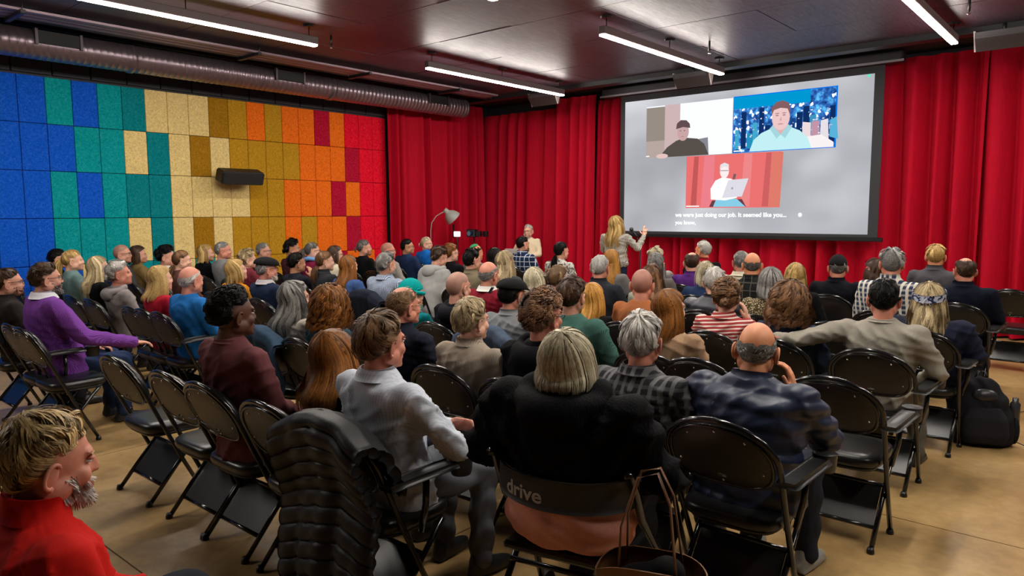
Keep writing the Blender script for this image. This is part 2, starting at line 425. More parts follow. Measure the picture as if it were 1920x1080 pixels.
curtain('red velvet curtain directly right of the projection screen', (-2.85, YW), (-1.55, YW), 3.78, .03, 23, wl_=.3)
curtain('red velvet curtain at the far right edge of the photo', (-1.62, YW-.02), (.3, YW-.02), 3.78, .03, 29, wl_=.3)
# ------------------------------------------------------------------ lamps, duct and ceiling gear
M_LED = emit('led_diffuser', (1, .93, .84), LAMP_STRENGTH)
M_BODY = plain('grey_lamp_housing', (.16, .12, .12), .4)
def light_bar(label, x, y0, y1):
    z = 3.63; t = thing('linear_pendant_light', label, 'light', (x, (y0+y1)/2, z), 0, 'linear pendant lights'); h = (y1-y0)/2
    V, F = join([box(-.04, .04, -h, h, .012, .1, .006)]); obj('housing', mesh('housing', V, F, False), M_BODY, t)
    V, F = join([box(-.036, .036, -h+.01, h-.01, -.006, .0115, .004)]); obj('diffuser', mesh('diffuser', V, F, False), M_LED, t)
    for yy in (-h+.1, 0, h-.1):
        V, F = join([tube([(0, yy, .1), (0, yy, ZC-z-.02)], .006, 8)]); obj('hanger_rod', mesh('hanger_rod', V, F), M_BLACK, t)
        V, F = join([tube([(0, yy, ZC-z-.022), (0, yy, ZC-z-.001)], [.06, .07], 16)]); obj('canopy', mesh('canopy', V, F, False), M_BLACK, t)
XL = (-7.43, -4.61, -1.73, 1.1)
nm = ['nearest the coloured wall', 'left of the projection screen corner', 'at the upper right of the photo', 'over the right aisle']
nmr = ['front', 'middle', 'added unseen rear']
spec = {(0, 0): 'lit linear pendant lamp near the duct end at the curtain corner', (1, 0): 'lit linear pendant lamp hanging in front of the screen top left',
        (2, 0): 'lit linear pendant lamp at the upper right corner of the photo', (0, 1): 'long lit linear pendant lamp at upper left above the coloured panels',
        (1, 1): 'lit linear pendant lamp whose tip shows at top centre edge'}
for i, x in enumerate(XL):
    for j, (a, b_) in enumerate(((6.95, 10.06), (2.1, 5.2), (-2.75, .35))):
        if j == 2 and i > 0: continue  # the sole rear lamp is unseen, added to brighten the left floor
        light_bar(spec.get((i, j), 'lit linear pendant lamp, %s row, %s' % (nmr[j], nm[i])), x, a, b_)
# spiral duct
M_DUCT = plain('galvanised_duct', (.27, .21, .24), .3, .75, nz=.2, nsc=6)
du = thing('ventilation_duct', 'round spiral ventilation duct along the top of the coloured wall', 'duct', (-9.9, 0, 3.66))
R0 = .175
def ductseg(y0, y1, rr=R0):
    P, R = [], []
    yy = y0
    while yy < y1-1e-6:
        P += [(0, yy, 0), (0, yy+.062, 0), (0, yy+.066, 0), (0, yy+.074, 0)]; R += [rr, rr, rr+.004, rr+.004]; yy += .078
    P.append((0, y1, 0)); R.append(rr); return tube(P, R, 28, cap=True)
for a, b_ in ((-2.5, 1.0), (1.04, 4.08), (4.11, 7.12), (7.16, 10.16)):
    V, F = ductseg(a, b_); obj('duct_section', mesh('duct_section', V, F), M_DUCT, du)
for yy in (1.02, 4.095, 7.14):
    V, F = tube([(0, yy-.03, 0), (0, yy+.03, 0)], R0+.012, 28); obj('duct_collar', mesh('duct_collar', V, F), M_DUCT, du)
V, F = tube([(0, 10.16, 0), (0, 10.2, 0), (0, 10.235, 0)], [R0, R0*.985, R0*.9], 28); obj('end_cap', mesh('end_cap', V, F), M_DUCT, du)
for ya, yb in ((3.02, 3.46), (6.10, 6.54), (9.16, 9.6)):
    V, F = join([box(.08, .195, ya, yb, -.02, .13, .004)]); g = obj('duct_grille', mesh('duct_grille', V, F, False), plain('black_grille', (.004, .004, .005), .6), du)
    V, F = join([box(.07, .205, ya-.03, ya, -.035, .145), box(.07, .205, yb, yb+.03, -.035, .145)]); obj('grille_frame', mesh('grille_frame', V, F, False), plain('grille_metal', (.1, .085, .09), .4, .6), g)
# cable tray under the ceiling
tr = thing('cable_tray', 'pale metal cable tray with black cross arms under ceiling above duct', 'tray', (-9.0, 0, 3.76))
for k, xx in enumerate((-.13, 0, .13)):
    V, F = join([box(xx-.045, xx+.045, 1.5, 10.0, 0, .03, .004)]); obj('tray_rail', mesh('tray_rail', V, F, False), plain('dull_tray_metal', (.28, .2, .24), .45, .5), tr)
for yy in (2.6, 5.25, 7.05, 8.95):
    V, F = join([box(-.26, .26, yy-.025, yy+.025, -.045, -.002, .004)]); obj('cross_arm', mesh('cross_arm', V, F, False), M_BLACK, tr)
    for xx in (-.24, .24):
        V, F = tube([(xx, yy, -.03), (xx, yy, .085)], .006, 8); obj('threaded_rod', mesh('threaded_rod', V, F), M_BLACK, tr)
# sprinklers
for k, (u, v, lab) in enumerate(((621, 85, 'black ceiling sprinkler right of the long upper left lamp'), (1330, 95, 'black ceiling sprinkler beside lamp before the screen'), (1817, 20, 'black ceiling sprinkler at the upper right corner'))):
    p = atz(u, v, 3.73); t = thing('ceiling_sprinkler', lab, 'sprinkler', (p[0], p[1], 3.7), 0, 'ceiling sprinklers')
    V, F = tube([(0, 0, .03), (0, 0, .149)], .014, 10); obj('pipe', mesh('pipe', V, F), M_BLACK, t)
    V, F = tube([(0, 0, -.005), (0, 0, .0), (0, 0, .012), (0, 0, .03)], [.018, .018, .008, .01], 10); obj('sprinkler_head', mesh('sprinkler_head', V, F), M_CHROME, t)
# loudspeakers
M_SPK = plain('dark_speaker_cabinet', (.035, .03, .034), .5); M_GRILLE = plain('speaker_mesh', (.05, .044, .048), .6, bmp=.5, nsc=300)
def wedge(L, d, h): # profile triangle-like extruded along X
    pr = [(0, 0), (d, 0), (d*.95, -h*.35), (d*.35, -h), (0, -h*.85)]
    V = [(x, y, z) for x in (-L/2, L/2) for y, z in pr]; n = len(pr)
    return np.array(V), [tuple(range(n-1, -1, -1)), tuple(range(n, 2*n))]+[(i, (i+1) % n, n+(i+1) % n, n+i) for i in range(n)]
for (x, lab) in ((-5.2, 'dark wedge loudspeaker hung above the screen top left'), (-8.05, 'dark wedge loudspeaker above the brightly lit gathered curtain'), (-1.28, 'dark wedge loudspeaker at upper right above the curtain')):
    t = thing('ceiling_loudspeaker', lab, 'loudspeaker', (x, 10.44, 3.76), math.pi, 'ceiling loudspeakers')
    V, F = wedge(.55, .22, .2); obj('cabinet', mesh('cabinet', V, F, False), M_SPK, t)
    V, F = join([box(-.25, .25, .2, .215, -.06, -.01)]); obj('grille', mesh('grille', V, F, False), M_GRILLE, t)
    for sx in (-.285, .285):
        V = np.array([(sx-.008, 0, .02), (sx-.008, .2, .02), (sx-.008, .08, -.2), (sx+.008, 0, .02), (sx+.008, .2, .02), (sx+.008, .08, -.2)])
        obj('bracket', mesh('bracket', V, [(0, 2, 1), (3, 4, 5), (0, 1, 4, 3), (1, 2, 5, 4), (2, 0, 3, 5)], False), plain('pale_bracket', (.5, .42, .4), .5), t)
    V, F = tube([(0, .1, 0), (0, .1, .089)], .02, 10); obj('mount', mesh('mount', V, F), M_BLACK, t)
t = thing('wall_loudspeaker', 'black loudspeaker tilted on the cream and mustard wall panels', 'loudspeaker', (-10.49, 5.75, 2.23))
V, F = join([box(-.34, .34, -.11, .11, -.1, .1, .025)]); V = V.copy(); V = V @ rx(-.35).T; V = V @ rz(-math.pi/2).T+np.array([.24, 0, 0]); obj('cabinet', mesh('cabinet', V, F, False), plain('black_cabinet', (.006, .006, .006), .5), t)
V, F = join([box(-.32, .32, .111, .118, -.085, .085)]); V = V @ rx(-.35).T; V = V @ rz(-math.pi/2).T+np.array([.24, 0, 0]); obj('grille', mesh('grille', V, F, False), plain('speaker_mesh_black', (.012, .012, .012), .6, bmp=.5, nsc=300), t)
V, F = join([box(.0, .2, -.06, .06, -.04, .04)]); obj('wall_bracket', mesh('wall_bracket', V, F, False), M_BLACK, t)

# ------------------------------------------------------------------ projection screen and its picture
sc = thing('projection_screen', 'large pull-down projection screen showing a video call', 'screen', (0, 11.15, 0))
sx0, sx1, sz0, sz1 = -6.88, -2.86, 1.35, 3.585
mt = bpy.data.materials.new('projected_light'); mt.use_nodes = True; nt = mt.node_tree; nt.nodes.clear()
e = node(nt, 'ShaderNodeEmission'); o_ = node(nt, 'ShaderNodeOutputMaterial'); co = coords(nt, (.9, 1, 1.2)); n = noise(nt, co, .55, 2)
nt.links.new(ramp(nt, n, [(.28, (.20, .20, .215)), (.5, (.31, .315, .34)), (.72, (.52, .525, .55))]), e.inputs[0]); e.inputs[1].default_value = .95; nt.links.new(e.outputs[0], o_.inputs[0]); M_PROJ = mt
V, F = join([box(sx0, sx1, -.004, .004, sz0, sz1)]); sf = obj('screen_surface', mesh('screen_surface', V, F, False), M_PROJ, sc)
MBL = plain('black_screen_border', (.02, .022, .027), .6)
for q in ((sx0-.09, sx0, sz0-.05, sz1+.1), (sx1, sx1+.13, sz0-.05, sz1+.1), (sx0, sx1, sz1, sz1+.1), (sx0, sx1, sz0-.05, sz0)):
    V, F = join([box(q[0], q[1], -.005, .0045, q[2], q[3])]); obj('screen_border', mesh('screen_border', V, F, False), MBL, sc)
V, F = join([box(sx0-.15, sx1+.2, -.02, .02, sz0-.1, sz0-.04, .008)]); obj('bottom_bar', mesh('bottom_bar', V, F, False), M_BLACK, sc)
V, F = join([box(-7.32, -2.5, -.1, .1, 3.69, 3.845, .02)]); obj('screen_case', mesh('screen_case', V, F, False), plain('black_case', (.02, .018, .022), .4), sc)
V, F = join([box(-7.34, -2.48, -.112, -.1, 3.69, 3.72)]); obj('case_edge', mesh('case_edge', V, F, False), plain('case_edge_metal', (.3, .27, .3), .4, .6), sc)
V, F = ell((-2.93, -.02, 3.56), (.022, .006, .022), 12, 6); obj('indicator_light', mesh('indicator_light', V, F), emit('green_dot', (.1, .8, .5), 1), sc)
def poly(pts, y, th=.003):
    n = len(pts); V = [(x, y, z) for x, z in pts]+[(x, y+th, z) for x, z in pts]
    return np.array(V), [tuple(range(n)), tuple(range(2*n-1, n-1, -1))]+[(i, i+n, (i+1) % n+n, (i+1) % n) for i in range(n)]
def oval(cx, cz, a, b, y, n=24, pw=1.0): return poly([(cx+a*math.cos(2*math.pi*k/n), cz+b*math.sin(2*math.pi*k/n)) for k in range(n)], y)
def printed(name, pf, mat, parent): V, F = pf; return obj(name, mesh(name, V, F, False), mat, parent)
def rect(x0, x1, z0, z1, y): return poly([(x0, z0), (x1, z0), (x1, z1), (x0, z1)], y)
# tile 1: man in dark cap before a bright window
t1 = printed('video_tile', rect(-6.45, -4.91, 2.60, 3.46, -.008), emit('tile_white', (.93, .95, 1), 1.0), sf); t1['label'] = 'video tile of a man in a dark cap by bright curtains'
printed('tile_wall', rect(-6.45, -6.1, 2.6, 3.44, -.011), emit('tile_taupe', (.33, .28, .24), .9), t1)
printed('tile_doorway', rect(-6.1, -5.82, 2.6, 3.46, -.011), emit('tile_pinkwood', (.62, .46, .46), .95), t1)
printed('tile_cabinet', rect(-6.45, -6.1, 2.6, 2.88, -.012), emit('tile_woodpale', (.5, .4, .37), .9), t1)
printed('tile_shirt', poly([(-6.2, 2.6), (-6.05, 2.76), (-5.88, 2.86), (-5.72, 2.9), (-5.5, 2.87), (-5.38, 2.78), (-5.3, 2.6)], -.014), emit('tile_darkshirt', (.10, .085, .075), .9), t1)
printed('tile_chair', poly([(-5.5, 2.86), (-5.32, 2.88), (-5.3, 2.6), (-5.4, 2.6)], -.013), emit('tile_chairgrey', (.25, .26, .3), .9), t1)
printed('tile_hand', oval(-6.14, 2.62, .11, .04, -.0155), emit('tile_hand', (.8, .56, .52), .95), t1)
printed('tile_face', oval(-5.76, 3.0, .105, .15, -.017), emit('tile_skin_dim', (.62, .40, .40), .9), t1)
printed('tile_cap', poly([(-5.885, 3.05), (-5.87, 3.14), (-5.80, 3.19), (-5.7, 3.18), (-5.64, 3.12), (-5.63, 3.05), (-5.76, 3.075)], -.02), emit('tile_cap', (.13, .08, .09), .9), t1)
for dx in (-.04, .035): printed('tile_eye', oval(-5.765+dx, 3.015, .018, .008, -.021, 10), emit('tile_eye_dim', (.3, .17, .17), .9), t1)
printed('tile_mouth', oval(-5.765, 2.92, .03, .007, -.021, 10), emit('tile_mouth_dim', (.5, .25, .27), .9), t1)
# tile 2: man in pale shirt before a city at night
mt = bpy.data.materials.new('tile_city'); mt.use_nodes = True; nt = mt.node_tree; nt.nodes.clear(); e = node(nt, 'ShaderNodeEmission'); o_ = node(nt, 'ShaderNodeOutputMaterial')
vo = node(nt, 'ShaderNodeTexVoronoi'); vo.inputs['Scale'].default_value = 26; nt.links.new(coords(nt, (1, 1, .8)), vo.inputs['Vector'])
lo = noise(nt, coords(nt), 9, 4, .7)
cb = ramp(nt, lo, [(.35, (.005, .02, .10)), (.5, (.02, .10, .34)), (.68, (.10, .45, .75))]); cl = ramp(nt, vo.outputs['Color'], [(.62, (0, 0, 0)), (.8, (.8, .75, .78))], 'CONSTANT')
nt.links.new(mixc(nt, .8, cb, cl, 'ADD'), e.inputs[0]); nt.links.new(e.outputs[0], o_.inputs[0]); M_CITY = mt
t2 = printed('video_tile', rect(-4.90, -3.34, 2.60, 3.475, -.008), emit('tile_blue_edge', (.0, .16, .75), 1.1), sf); t2['label'] = 'video tile of a man in pale shirt before a night city'
printed('tile_city', rect(-4.89, -3.36, 2.61, 3.46, -.011), M_CITY, t2)
printed('tile_sky', rect(-4.89, -3.72, 3.28, 3.46, -.0125), emit('tile_nightsky', (.0, .30, .62), 1), t2)
rg = random.Random(3)
for k in range(16):
    x = -4.86+k*.095; h = rg.uniform(.25, .75); c = rg.choice([(.02, .30, .55), (.05, .32, .55), (.01, .06, .24), (.005, .03, .14), (.06, .42, .62)])
    if -4.4 < x < -3.95: h *= .8
    printed('tile_tower', rect(x, x+rg.uniform(.05, .1), 2.66, 2.66+h*.8, -.0135-.0001*k), emit('tile_tower%d' % (k % 5), c, .9), t2)
for k in range(70):
    x, z = rg.uniform(-4.87, -3.4), rg.uniform(2.64, 3.2); printed('tile_city_light', rect(x, x+rg.uniform(.008, .03), z, z+rg.uniform(.006, .018), -.0158), emit('tile_city_light', (.85, .8, .85), 1), t2)
for k in range(4):
    printed('tile_block', poly([(-3.82+k*.13, 2.7+.02*k), (-3.7+k*.13, 2.66+.02*k), (-3.7+k*.12, 2.98+.02*k), (-3.82+k*.13, 3.0)], -.0155-.0001*k), emit('tile_block%d' % k, [(.85, .72, .74), (.55, .3, .4), (.8, .75, .8), (.1, .45, .7)][k], .95), t2)
printed('tile_street', poly([(-3.8, 2.61), (-3.37, 2.61), (-3.37, 2.68), (-3.55, 2.8), (-3.75, 2.78)], -.0165), emit('tile_street', (.9, .85, .86), 1), t2)
printed('tile_shirt', poly([(-4.62, 2.61), (-4.56, 2.78), (-4.44, 2.88), (-4.26, 2.95), (-4.14, 2.9), (-4.02, 2.95), (-3.86, 2.88), (-3.74, 2.77), (-3.68, 2.61)], -.018), emit('tile_paleshirt', (.52, .83, .87), 1), t2)
printed('tile_neck', poly([(-4.26, 2.96), (-4.14, 2.83), (-4.03, 2.96), (-4.05, 3.08), (-4.25, 3.08)], -.0195), emit('tile_neck', (.74, .45, .46), .95), t2)
printed('tile_face', oval(-4.145, 3.1, .135, .195, -.021), emit('tile_skin', (.85, .58, .57), .95), t2)
printed('tile_hair', poly([(-4.285, 3.13), (-4.285, 3.25), (-4.22, 3.325), (-4.12, 3.34), (-4.03, 3.3), (-4.005, 3.22), (-4.01, 3.13), (-4.045, 3.215), (-4.15, 3.235), (-4.25, 3.21)], -.0235), emit('tile_brownhair', (.25, .12, .13), .9), t2)
for dx in (-.055, .05):
    printed('tile_eye', oval(-4.145+dx, 3.125, .024, .009, -.0245, 10), emit('tile_eye', (.36, .2, .22), .9), t2)
    printed('tile_brow', oval(-4.145+dx, 3.155, .035, .007, -.0245, 10), emit('tile_brow', (.42, .24, .24), .9), t2)
printed('tile_nose', poly([(-4.165, 3.045), (-4.125, 3.045), (-4.14, 3.11)], -.0245), emit('tile_nose', (.72, .43, .43), .9), t2)
printed('tile_mouth', oval(-4.145, 2.995, .045, .008, -.0245, 12), emit('tile_mouth', (.58, .28, .3), .9), t2)
printed('tile_collar', poly([(-4.26, 2.98), (-4.14, 2.84), (-4.2, 2.78), (-4.31, 2.94)], -.022), emit('tile_collar', (.38, .68, .74), .95), t2)
printed('tile_collar', poly([(-4.03, 2.98), (-4.14, 2.84), (-4.07, 2.78), (-3.97, 2.94)], -.022), emit('tile_collar', (.38, .68, .74), .95), t2)
# tile 3: the presenter with a laptop before the red curtain
t3 = printed('video_tile', rect(-5.69, -4.12, 1.745, 2.59, -.008), emit('tile_red', (.80, .16, .16), 1.0), sf); t3['label'] = 'video tile of the presenter with a laptop before red curtain'
for k, (x0, x1, c) in enumerate(((-5.6, -5.5, (.55, .1, .1)), (-5.42, -5.22, (.85, .22, .26)), (-4.75, -4.6, (.86, .25, .25)), (-4.4, -4.3, (.62, .12, .12)), (-4.3, -4.12, (.74, .2, .15)))):
    printed('tile_fold', poly([(x0, 1.76), (x1, 1.76), (x1+.03, 2.58), (x0+.05, 2.58)], -.011-.0002*k), emit('tile_fold%d' % k, c, .95), t3)
printed('tile_chair', poly([(-5.27, 1.76), (-5.22, 1.86), (-4.72, 1.88), (-4.65, 1.76)], -.0125), emit('tile_chairdark', (.15, .05, .06), .9), t3)
printed('tile_jeans', poly([(-5.2, 1.76), (-5.15, 1.88), (-4.95, 1.9), (-4.8, 1.88), (-4.66, 1.76)], -.014), emit('tile_jeans', (.25, .62, .8), .95), t3)
printed('tile_torso', poly([(-5.24, 1.88), (-5.25, 2.05), (-5.17, 2.18), (-5.05, 2.23), (-4.9, 2.2), (-4.82, 2.1), (-4.8, 1.9), (-5.0, 1.86)], -.0155), emit('tile_cream', (.97, .95, .92), 1.05), t3)
printed('tile_face', oval(-5.02, 2.32, .075, .105, -.017), emit('tile_skin_bright', (.93, .82, .82), 1), t3)
printed('tile_hair', poly([(-5.1, 2.36), (-5.09, 2.43), (-5.02, 2.46), (-4.95, 2.43), (-4.945, 2.37), (-5.02, 2.4)], -.0195), emit('tile_whitehair', (.75, .72, .75), 1), t3)
printed('tile_glasses', rect(-5.09, -4.95, 2.325, 2.34, -.0205), emit('tile_glasses', (.45, .4, .45), .9), t3)
printed('tile_laptop', poly([(-5.05, 1.9), (-4.72, 1.92), (-4.62, 2.2), (-4.95, 2.18)], -.0185), emit('tile_laptop', (.70, .69, .76), 1), t3)
printed('tile_laptop_mark', oval(-4.88, 2.05, .016, .02, -.0225, 12), emit('tile_mark', (.35, .35, .42), 1), t3)
printed('tile_microphone', poly([(-4.88, 2.2), (-4.84, 2.19), (-4.82, 2.27), (-4.86, 2.28)], -.0225), emit('tile_mic', (.2, .12, .13), .9), t3)
for (x0, x1, z, p) in ((-5.67, -5.44, 1.765, t3), (-4.87, -4.7, 2.62, t2), (-6.44, -6.38, 2.62, t1)):
    printed('tile_name_strip', rect(x0, x1, z, z+.016, -.026), emit('caption_white', (1, 1, 1), 1.15), p)
def text(body, size, mat, parent, name, loc, rot, bold=.0, ext=.002, mapf=None):
    cu = bpy.data.curves.new('t', 'FONT'); cu.body = body; cu.size = size; cu.extrude = ext; cu.offset = bold
    o = bpy.data.objects.new('t', cu); COL.objects.link(o); dg = bpy.context.evaluated_depsgraph_get()
    me = bpy.data.meshes.new_from_object(o.evaluated_get(dg)); bpy.data.objects.remove(o); me.name = name
    if mapf:
        for v in me.vertices: v.co = mapf(v.co)
    me.materials.clear(); q = obj(name, me, mat, parent)
    if not mapf: q.location = loc; q.rotation_euler = rot
    return q
MCAP = emit('caption_white', (1, 1, 1), 1.15)
q = text('we were just doing our job. It seemed like you\u2026', .105, MCAP, sf, 'caption', (0, 0, 0), None, .0022, mapf=lambda c: None) if False else None
def captext(body, x, z, wid):
    cu = bpy.data.curves.new('t', 'FONT'); cu.body = body; cu.size = .1; cu.extrude = .002; cu.offset = .0022
    o = bpy.data.objects.new('t', cu); COL.objects.link(o); dg = bpy.context.evaluated_depsgraph_get()
    me = bpy.data.meshes.new_from_object(o.evaluated_get(dg)); bpy.data.objects.remove(o); bpy.data.curves.remove(cu)
    w_ = max(v.co.x for v in me.vertices); k = wid/w_ if wid else 1
    for v in me.vertices: c = v.co.copy(); v.co = (x+c.x*k, -.014-c.z, z+c.y*(1 if not wid else max(.9, min(1.1, k))))
    me.name = 'caption'; me.materials.clear(); return obj('caption', me, MCAP, sf), k
_, kk = captext('we were just doing our job. It seemed like you...', -5.87, 1.60, 1.86)
captext('you know,', -5.87, 1.475, .37)
printed('caption_button', oval(-3.81, 1.63, .03, .033, -.012, 16), emit('button_pale', (.85, .9, .95), 1.05), sf)

# ------------------------------------------------------------------ folding chair
ZT, SL = .87, -.46
def by(z): return .14+SL*z          # the plane of the slanted frame
def outline(a, hw=.218, zc=.70, up=.148, dn=.118, n=40):
    out = []
    for k in range(n):
        t = 2*math.pi*k/n; c, s = math.cos(t), math.sin(t)
        if s >= 0: out.append((hw*math.copysign(abs(c)**.9, c)*a, zc+up*abs(s)**.9*a))
        else: out.append((hw*math.copysign(abs(c)**.55, c)*a, zc-dn*abs(s)**.85*a))
    return out
NV = np.array([0, -1, SL]); NV = NV/np.linalg.norm(NV)   # rearward normal of the back
def bplate(levels):
    V = []; n = 40
    for a, d in levels:
        for x, z in outline(a): V.append(np.array([x, by(z), z])+NV*d)
    F = []
    for i in range(len(levels)-1):
        for j in range(n): F.append((i*n+j, i*n+(j+1) % n, (i+1)*n+(j+1) % n, (i+1)*n+j))
    F.append(tuple(range(n-1, -1, -1))); F.append(tuple((len(levels)-1)*n+j for j in range(n)))
    return np.array(V), F
CH = {}
def cm(key, pf, mat, smooth=True):
    V, F = join(pf) if isinstance(pf, list) else pf
    me = mesh(key, V, F, smooth); me.materials.append(mat); CH[key] = me
path = []
for sgn in (-1,):
    path += [(-.222, by(0)+.005, .012), (-.226, by(.25), .25), (-.232, by(.5), .5), (-.238, by(.66), .66)]
arc = [(-.238*math.cos(t)*1.0, .70+.168*math.sin(t)) for t in np.linspace(0.12, math.pi-.12, 17)]
path += [(x, by(z), z) for x, z in arc]+[(.238, by(.66), .66), (.232, by(.5), .5), (.226, by(.25), .25), (.222, by(0)+.005, .012)]
cm('frame_tube', tube(path, .0125, 10, up=(0, 1, .2)), M_FRAME)
cm('back_shell', bplate([(.93, -.004), (.975, .0), (.985, .006), (.94, .012), (.6, .017), (.25, .019)]), M_SHELL)
cm('back_rim', tube([np.array([x, by(z), z])+NV*.010 for x, z in outline(.985)], .007, 8, closed=True, up=(0, 1, .2)), M_FRAME)
cm('back_cushion', bplate([(.2, -.05), (.6, -.05), (.86, -.045), (.96, -.034), (.99, -.02), (.96, -.004)]), M_VINYL)
seatr = []
for z, k in ((.405, .9), (.412, .97), (.43, 1.0), (.452, .985), (.463, .93), (.468, .7), (.469, .3)): seatr.append((0, .055, z, .215*k, .205*k))
V, F = loft(seatr, 36, 4.2); V[:, 2] -= (V[:, 1]+.1)*.05*-1*.3; cm('seat', (V, F), M_VINYL)
cm('seat_pan', loft([(0, .055, .388, .185, .18), (0, .055, .404, .195, .19)], 28, 4.2), M_BLACK)
cm('leg', tube([(0, .175, .40), (0, .0, .2), (0, -.165, .006)], .0125, 10), M_FRAME)
cm('foot', tube([(0, 0, 0), (0, 0, .012), (0, -.004*0, .03)], [.019, .019, .014], 10), M_BLACK)
def lp(z): return -.165+(.175+.165)*(z/.40)
cm('leg_panel', [np.array(0)] if False else slab(np.array([[(x, lp(z), z) for x in (-.19, -.1, .1, .19)] for z in (.1, .18, .27)]), .004), M_PANEL, False)
cm('crossbar', tube([(-.2, 0, 0), (.2, 0, 0)], .011, 8), M_FRAME)
sw = []
for x, z in ((-.12, .8), (0, .828), (.12, .8), (-.175, .67), (.175, .67), (0, .605)):
    p = np.array([x, by(z), z])+NV*.0145; sw.append(ell(p, (.0058, .004, .0058), 8, 4))
cm('screws', sw, M_CHROME)
p = [np.array([0, by(.63), .63])+NV*.0165]
cm('maker_plate', [rbox(p[0][0], p[0][1], p[0][2]+0, .018, .003, .008, .001)], plain('plate_grey', (.2, .2, .2), .4))
# armrest with cup holder on the sitter's right
arm = [(.242, by(.6)+.02, .625), (.262, -.06, .648), (.278, .02, .652), (.282, .12, .652)]
cm('armrest_pad', slab(np.array([[(x0+dx, y0, z0+(.008 if abs(dx) > .03 else 0)) for dx in (-.042, -.03, 0, .03, .042)] for x0, y0, z0 in [(.262, -.17, .64), (.268, -.1, .646), (.274, .0, .65), (.278, .1, .652), (.28, .16, .652)]]), .026), plain('black_armrest', (.02, .02, .021), .42))
cm('cup_holder', [tube([(.28, .215, .60), (.28, .215, .612), (.28, .215, .675)], [.04, .046, .05], 20, cap=False), tube([(.28, .215, .675), (.28, .215, .6751), (.28, .215, .62)], [.05, .046, .042], 20, cap=False), tube([(.28, .215, .598), (.28, .215, .604)], .041, 20)], plain('black_armrest', (.02, .02, .021), .42))
cm('armrest_post', tube([(.268, .03, .64), (.262, .03, .52), (.235, .03, .40)], .014, 8), M_FRAME)
def chair(label, x, y, yaw=0, arm=0, group='folding audience chairs', small=False):
    t = thing('folding_chair', label, 'chair', (x, y, 0), yaw, group)
    for k in ('frame_tube', 'back_shell', 'back_rim', 'back_cushion', 'seat', 'seat_pan', 'leg_panel'):
        obj(k, CH[k], None, t)
    for s in (-.205, .205): o = obj('leg', CH['leg'], None, t); o.location = (s, 0, 0)
    if not small:
        for z in (.1, .275): o = obj('crossbar', CH['crossbar'], None, t); o.location = (0, lp(z), z)
        for s, yy in ((-.222, by(0)), (.222, by(0)), (-.205, -.165), (.205, -.165)): o = obj('foot', CH['foot'], None, t); o.location = (s, yy, 0)
        o = obj('screws', CH['screws'], None, t); o['kind'] = 'stuff'
        obj('maker_plate', CH['maker_plate'], None, t)
    if arm:
        for k in ('armrest_pad', 'cup_holder', 'armrest_post'):
            o = obj(k, CH[k], None, t)
            if arm < 0: o.scale = (-1, 1, 1)
    return t
# back top of a chair sits .26 m behind its origin
CHY = {-1: .93, 0: 1.88, 1: 2.88, 2: 3.92, 3: 4.82, 4: 5.78, 5: 6.73, 6: 7.62, 7: 8.58}
# ------------------------------------------------------------------ people: shared shapes
def head_parts(fem=False):
    P = [ell((0, -.012, .022), (.0755, .097, .096), 28, 20)]
    P.append(ell((0, .028, -.032), (.060, .062, .082), 22, 14))
    P.append(ell((0, .052, -.078), (.040 if fem else .046, .036, .036), 16, 10))
    P.append(ell((0, .082, -.098), (.021, .016, .017), 12, 8))
    P.append(ell((0, .076, .026), (.050, .018, .014), 16, 8))
    for s in (-1, 1):
        P.append(ell((s*.038, .062, -.03), (.022, .024, .026), 12, 8))
        P.append(ell((s*.056, .0, -.055), (.020, .045, .035), 12, 8))
    P.append(capsule((0, .089, .014), (0, .103, -.022), .0085, .0112, 10))
    P.append(ell((0, .101, -.027), (.0165, .012, .0098), 12, 8))
    P.append(ell((0, .092, -.060), (.022, .010, .0065), 12, 6)); P.append(ell((0, .090, -.0715), (.020, .011, .007), 12, 6))
    P.append(loft([(0, -.052, -.245, .075, .066), (0, -.046, -.2, .058 if not fem else .052, .056), (0, -.034, -.14, .054 if not fem else .048, .056), (0, -.018, -.08, .056, .066), (0, -.01, -.03, .05, .06)], 20))
    return P
HEADS = {}
for nm_, fem in (('m', False), ('f', True)):
    for lod, vx in ((0, .0068), (1, .0115)):
        V, F = remesh(head_parts(fem), vx, 2, .4)
        Fa = np.asarray(F) if isinstance(F, np.ndarray) else np.array([tuple(f)[:4] for f in F])
        C = V[Fa].mean(1); mi = np.zeros(len(Fa), int)
        mi[(np.abs(C[:, 0]) < .022) & (C[:, 1] > .088) & (C[:, 2] < -.055) & (C[:, 2] > -.077)] = 3
        ex = []
        for s in (-1, 1):
            ex.append((*ell((s*.031, .0775, .004), (.0115, .0105, .0068), 10, 8), 1)); ex.append((*ell((s*.031, .0858, .004), (.005, .003, .0052), 8, 6), 2))
            ex.append((*capsule((s*.016, .092, .021), (s*.048, .082, .022), .0035, .0025, 6), 4))
            eR = rz(s*.42) @ rx(-.22) @ ry(s*.12); ec = np.array([s*.0815, -.014, -.014])
            vv, ff = ell((0, 0, 0), (.0075, .0185, .031), 14, 10); ex.append((vv @ eR.T+ec, ff, 0))
            rim = [(s*.006, .019*math.sin(q_), .031*math.cos(q_)+.002) for q_ in np.linspace(.75, -3.3, 13)]; vv, ff = tube(rim, [.0035]+[.0052]*10+[.006, .005], 8); ex.append((vv @ eR.T+ec, ff, 0))
            vv, ff = ell((s*.003, .006, -.030), (.006, .008, .009), 10, 6); ex.append((vv @ eR.T+ec, ff, 0))
            ex.append((*ell((s*.031, .0815, .0115), (.0155, .0105, .006), 10, 6), 0))
        HEADS[nm_, lod] = (V, Fa, mi, ex)
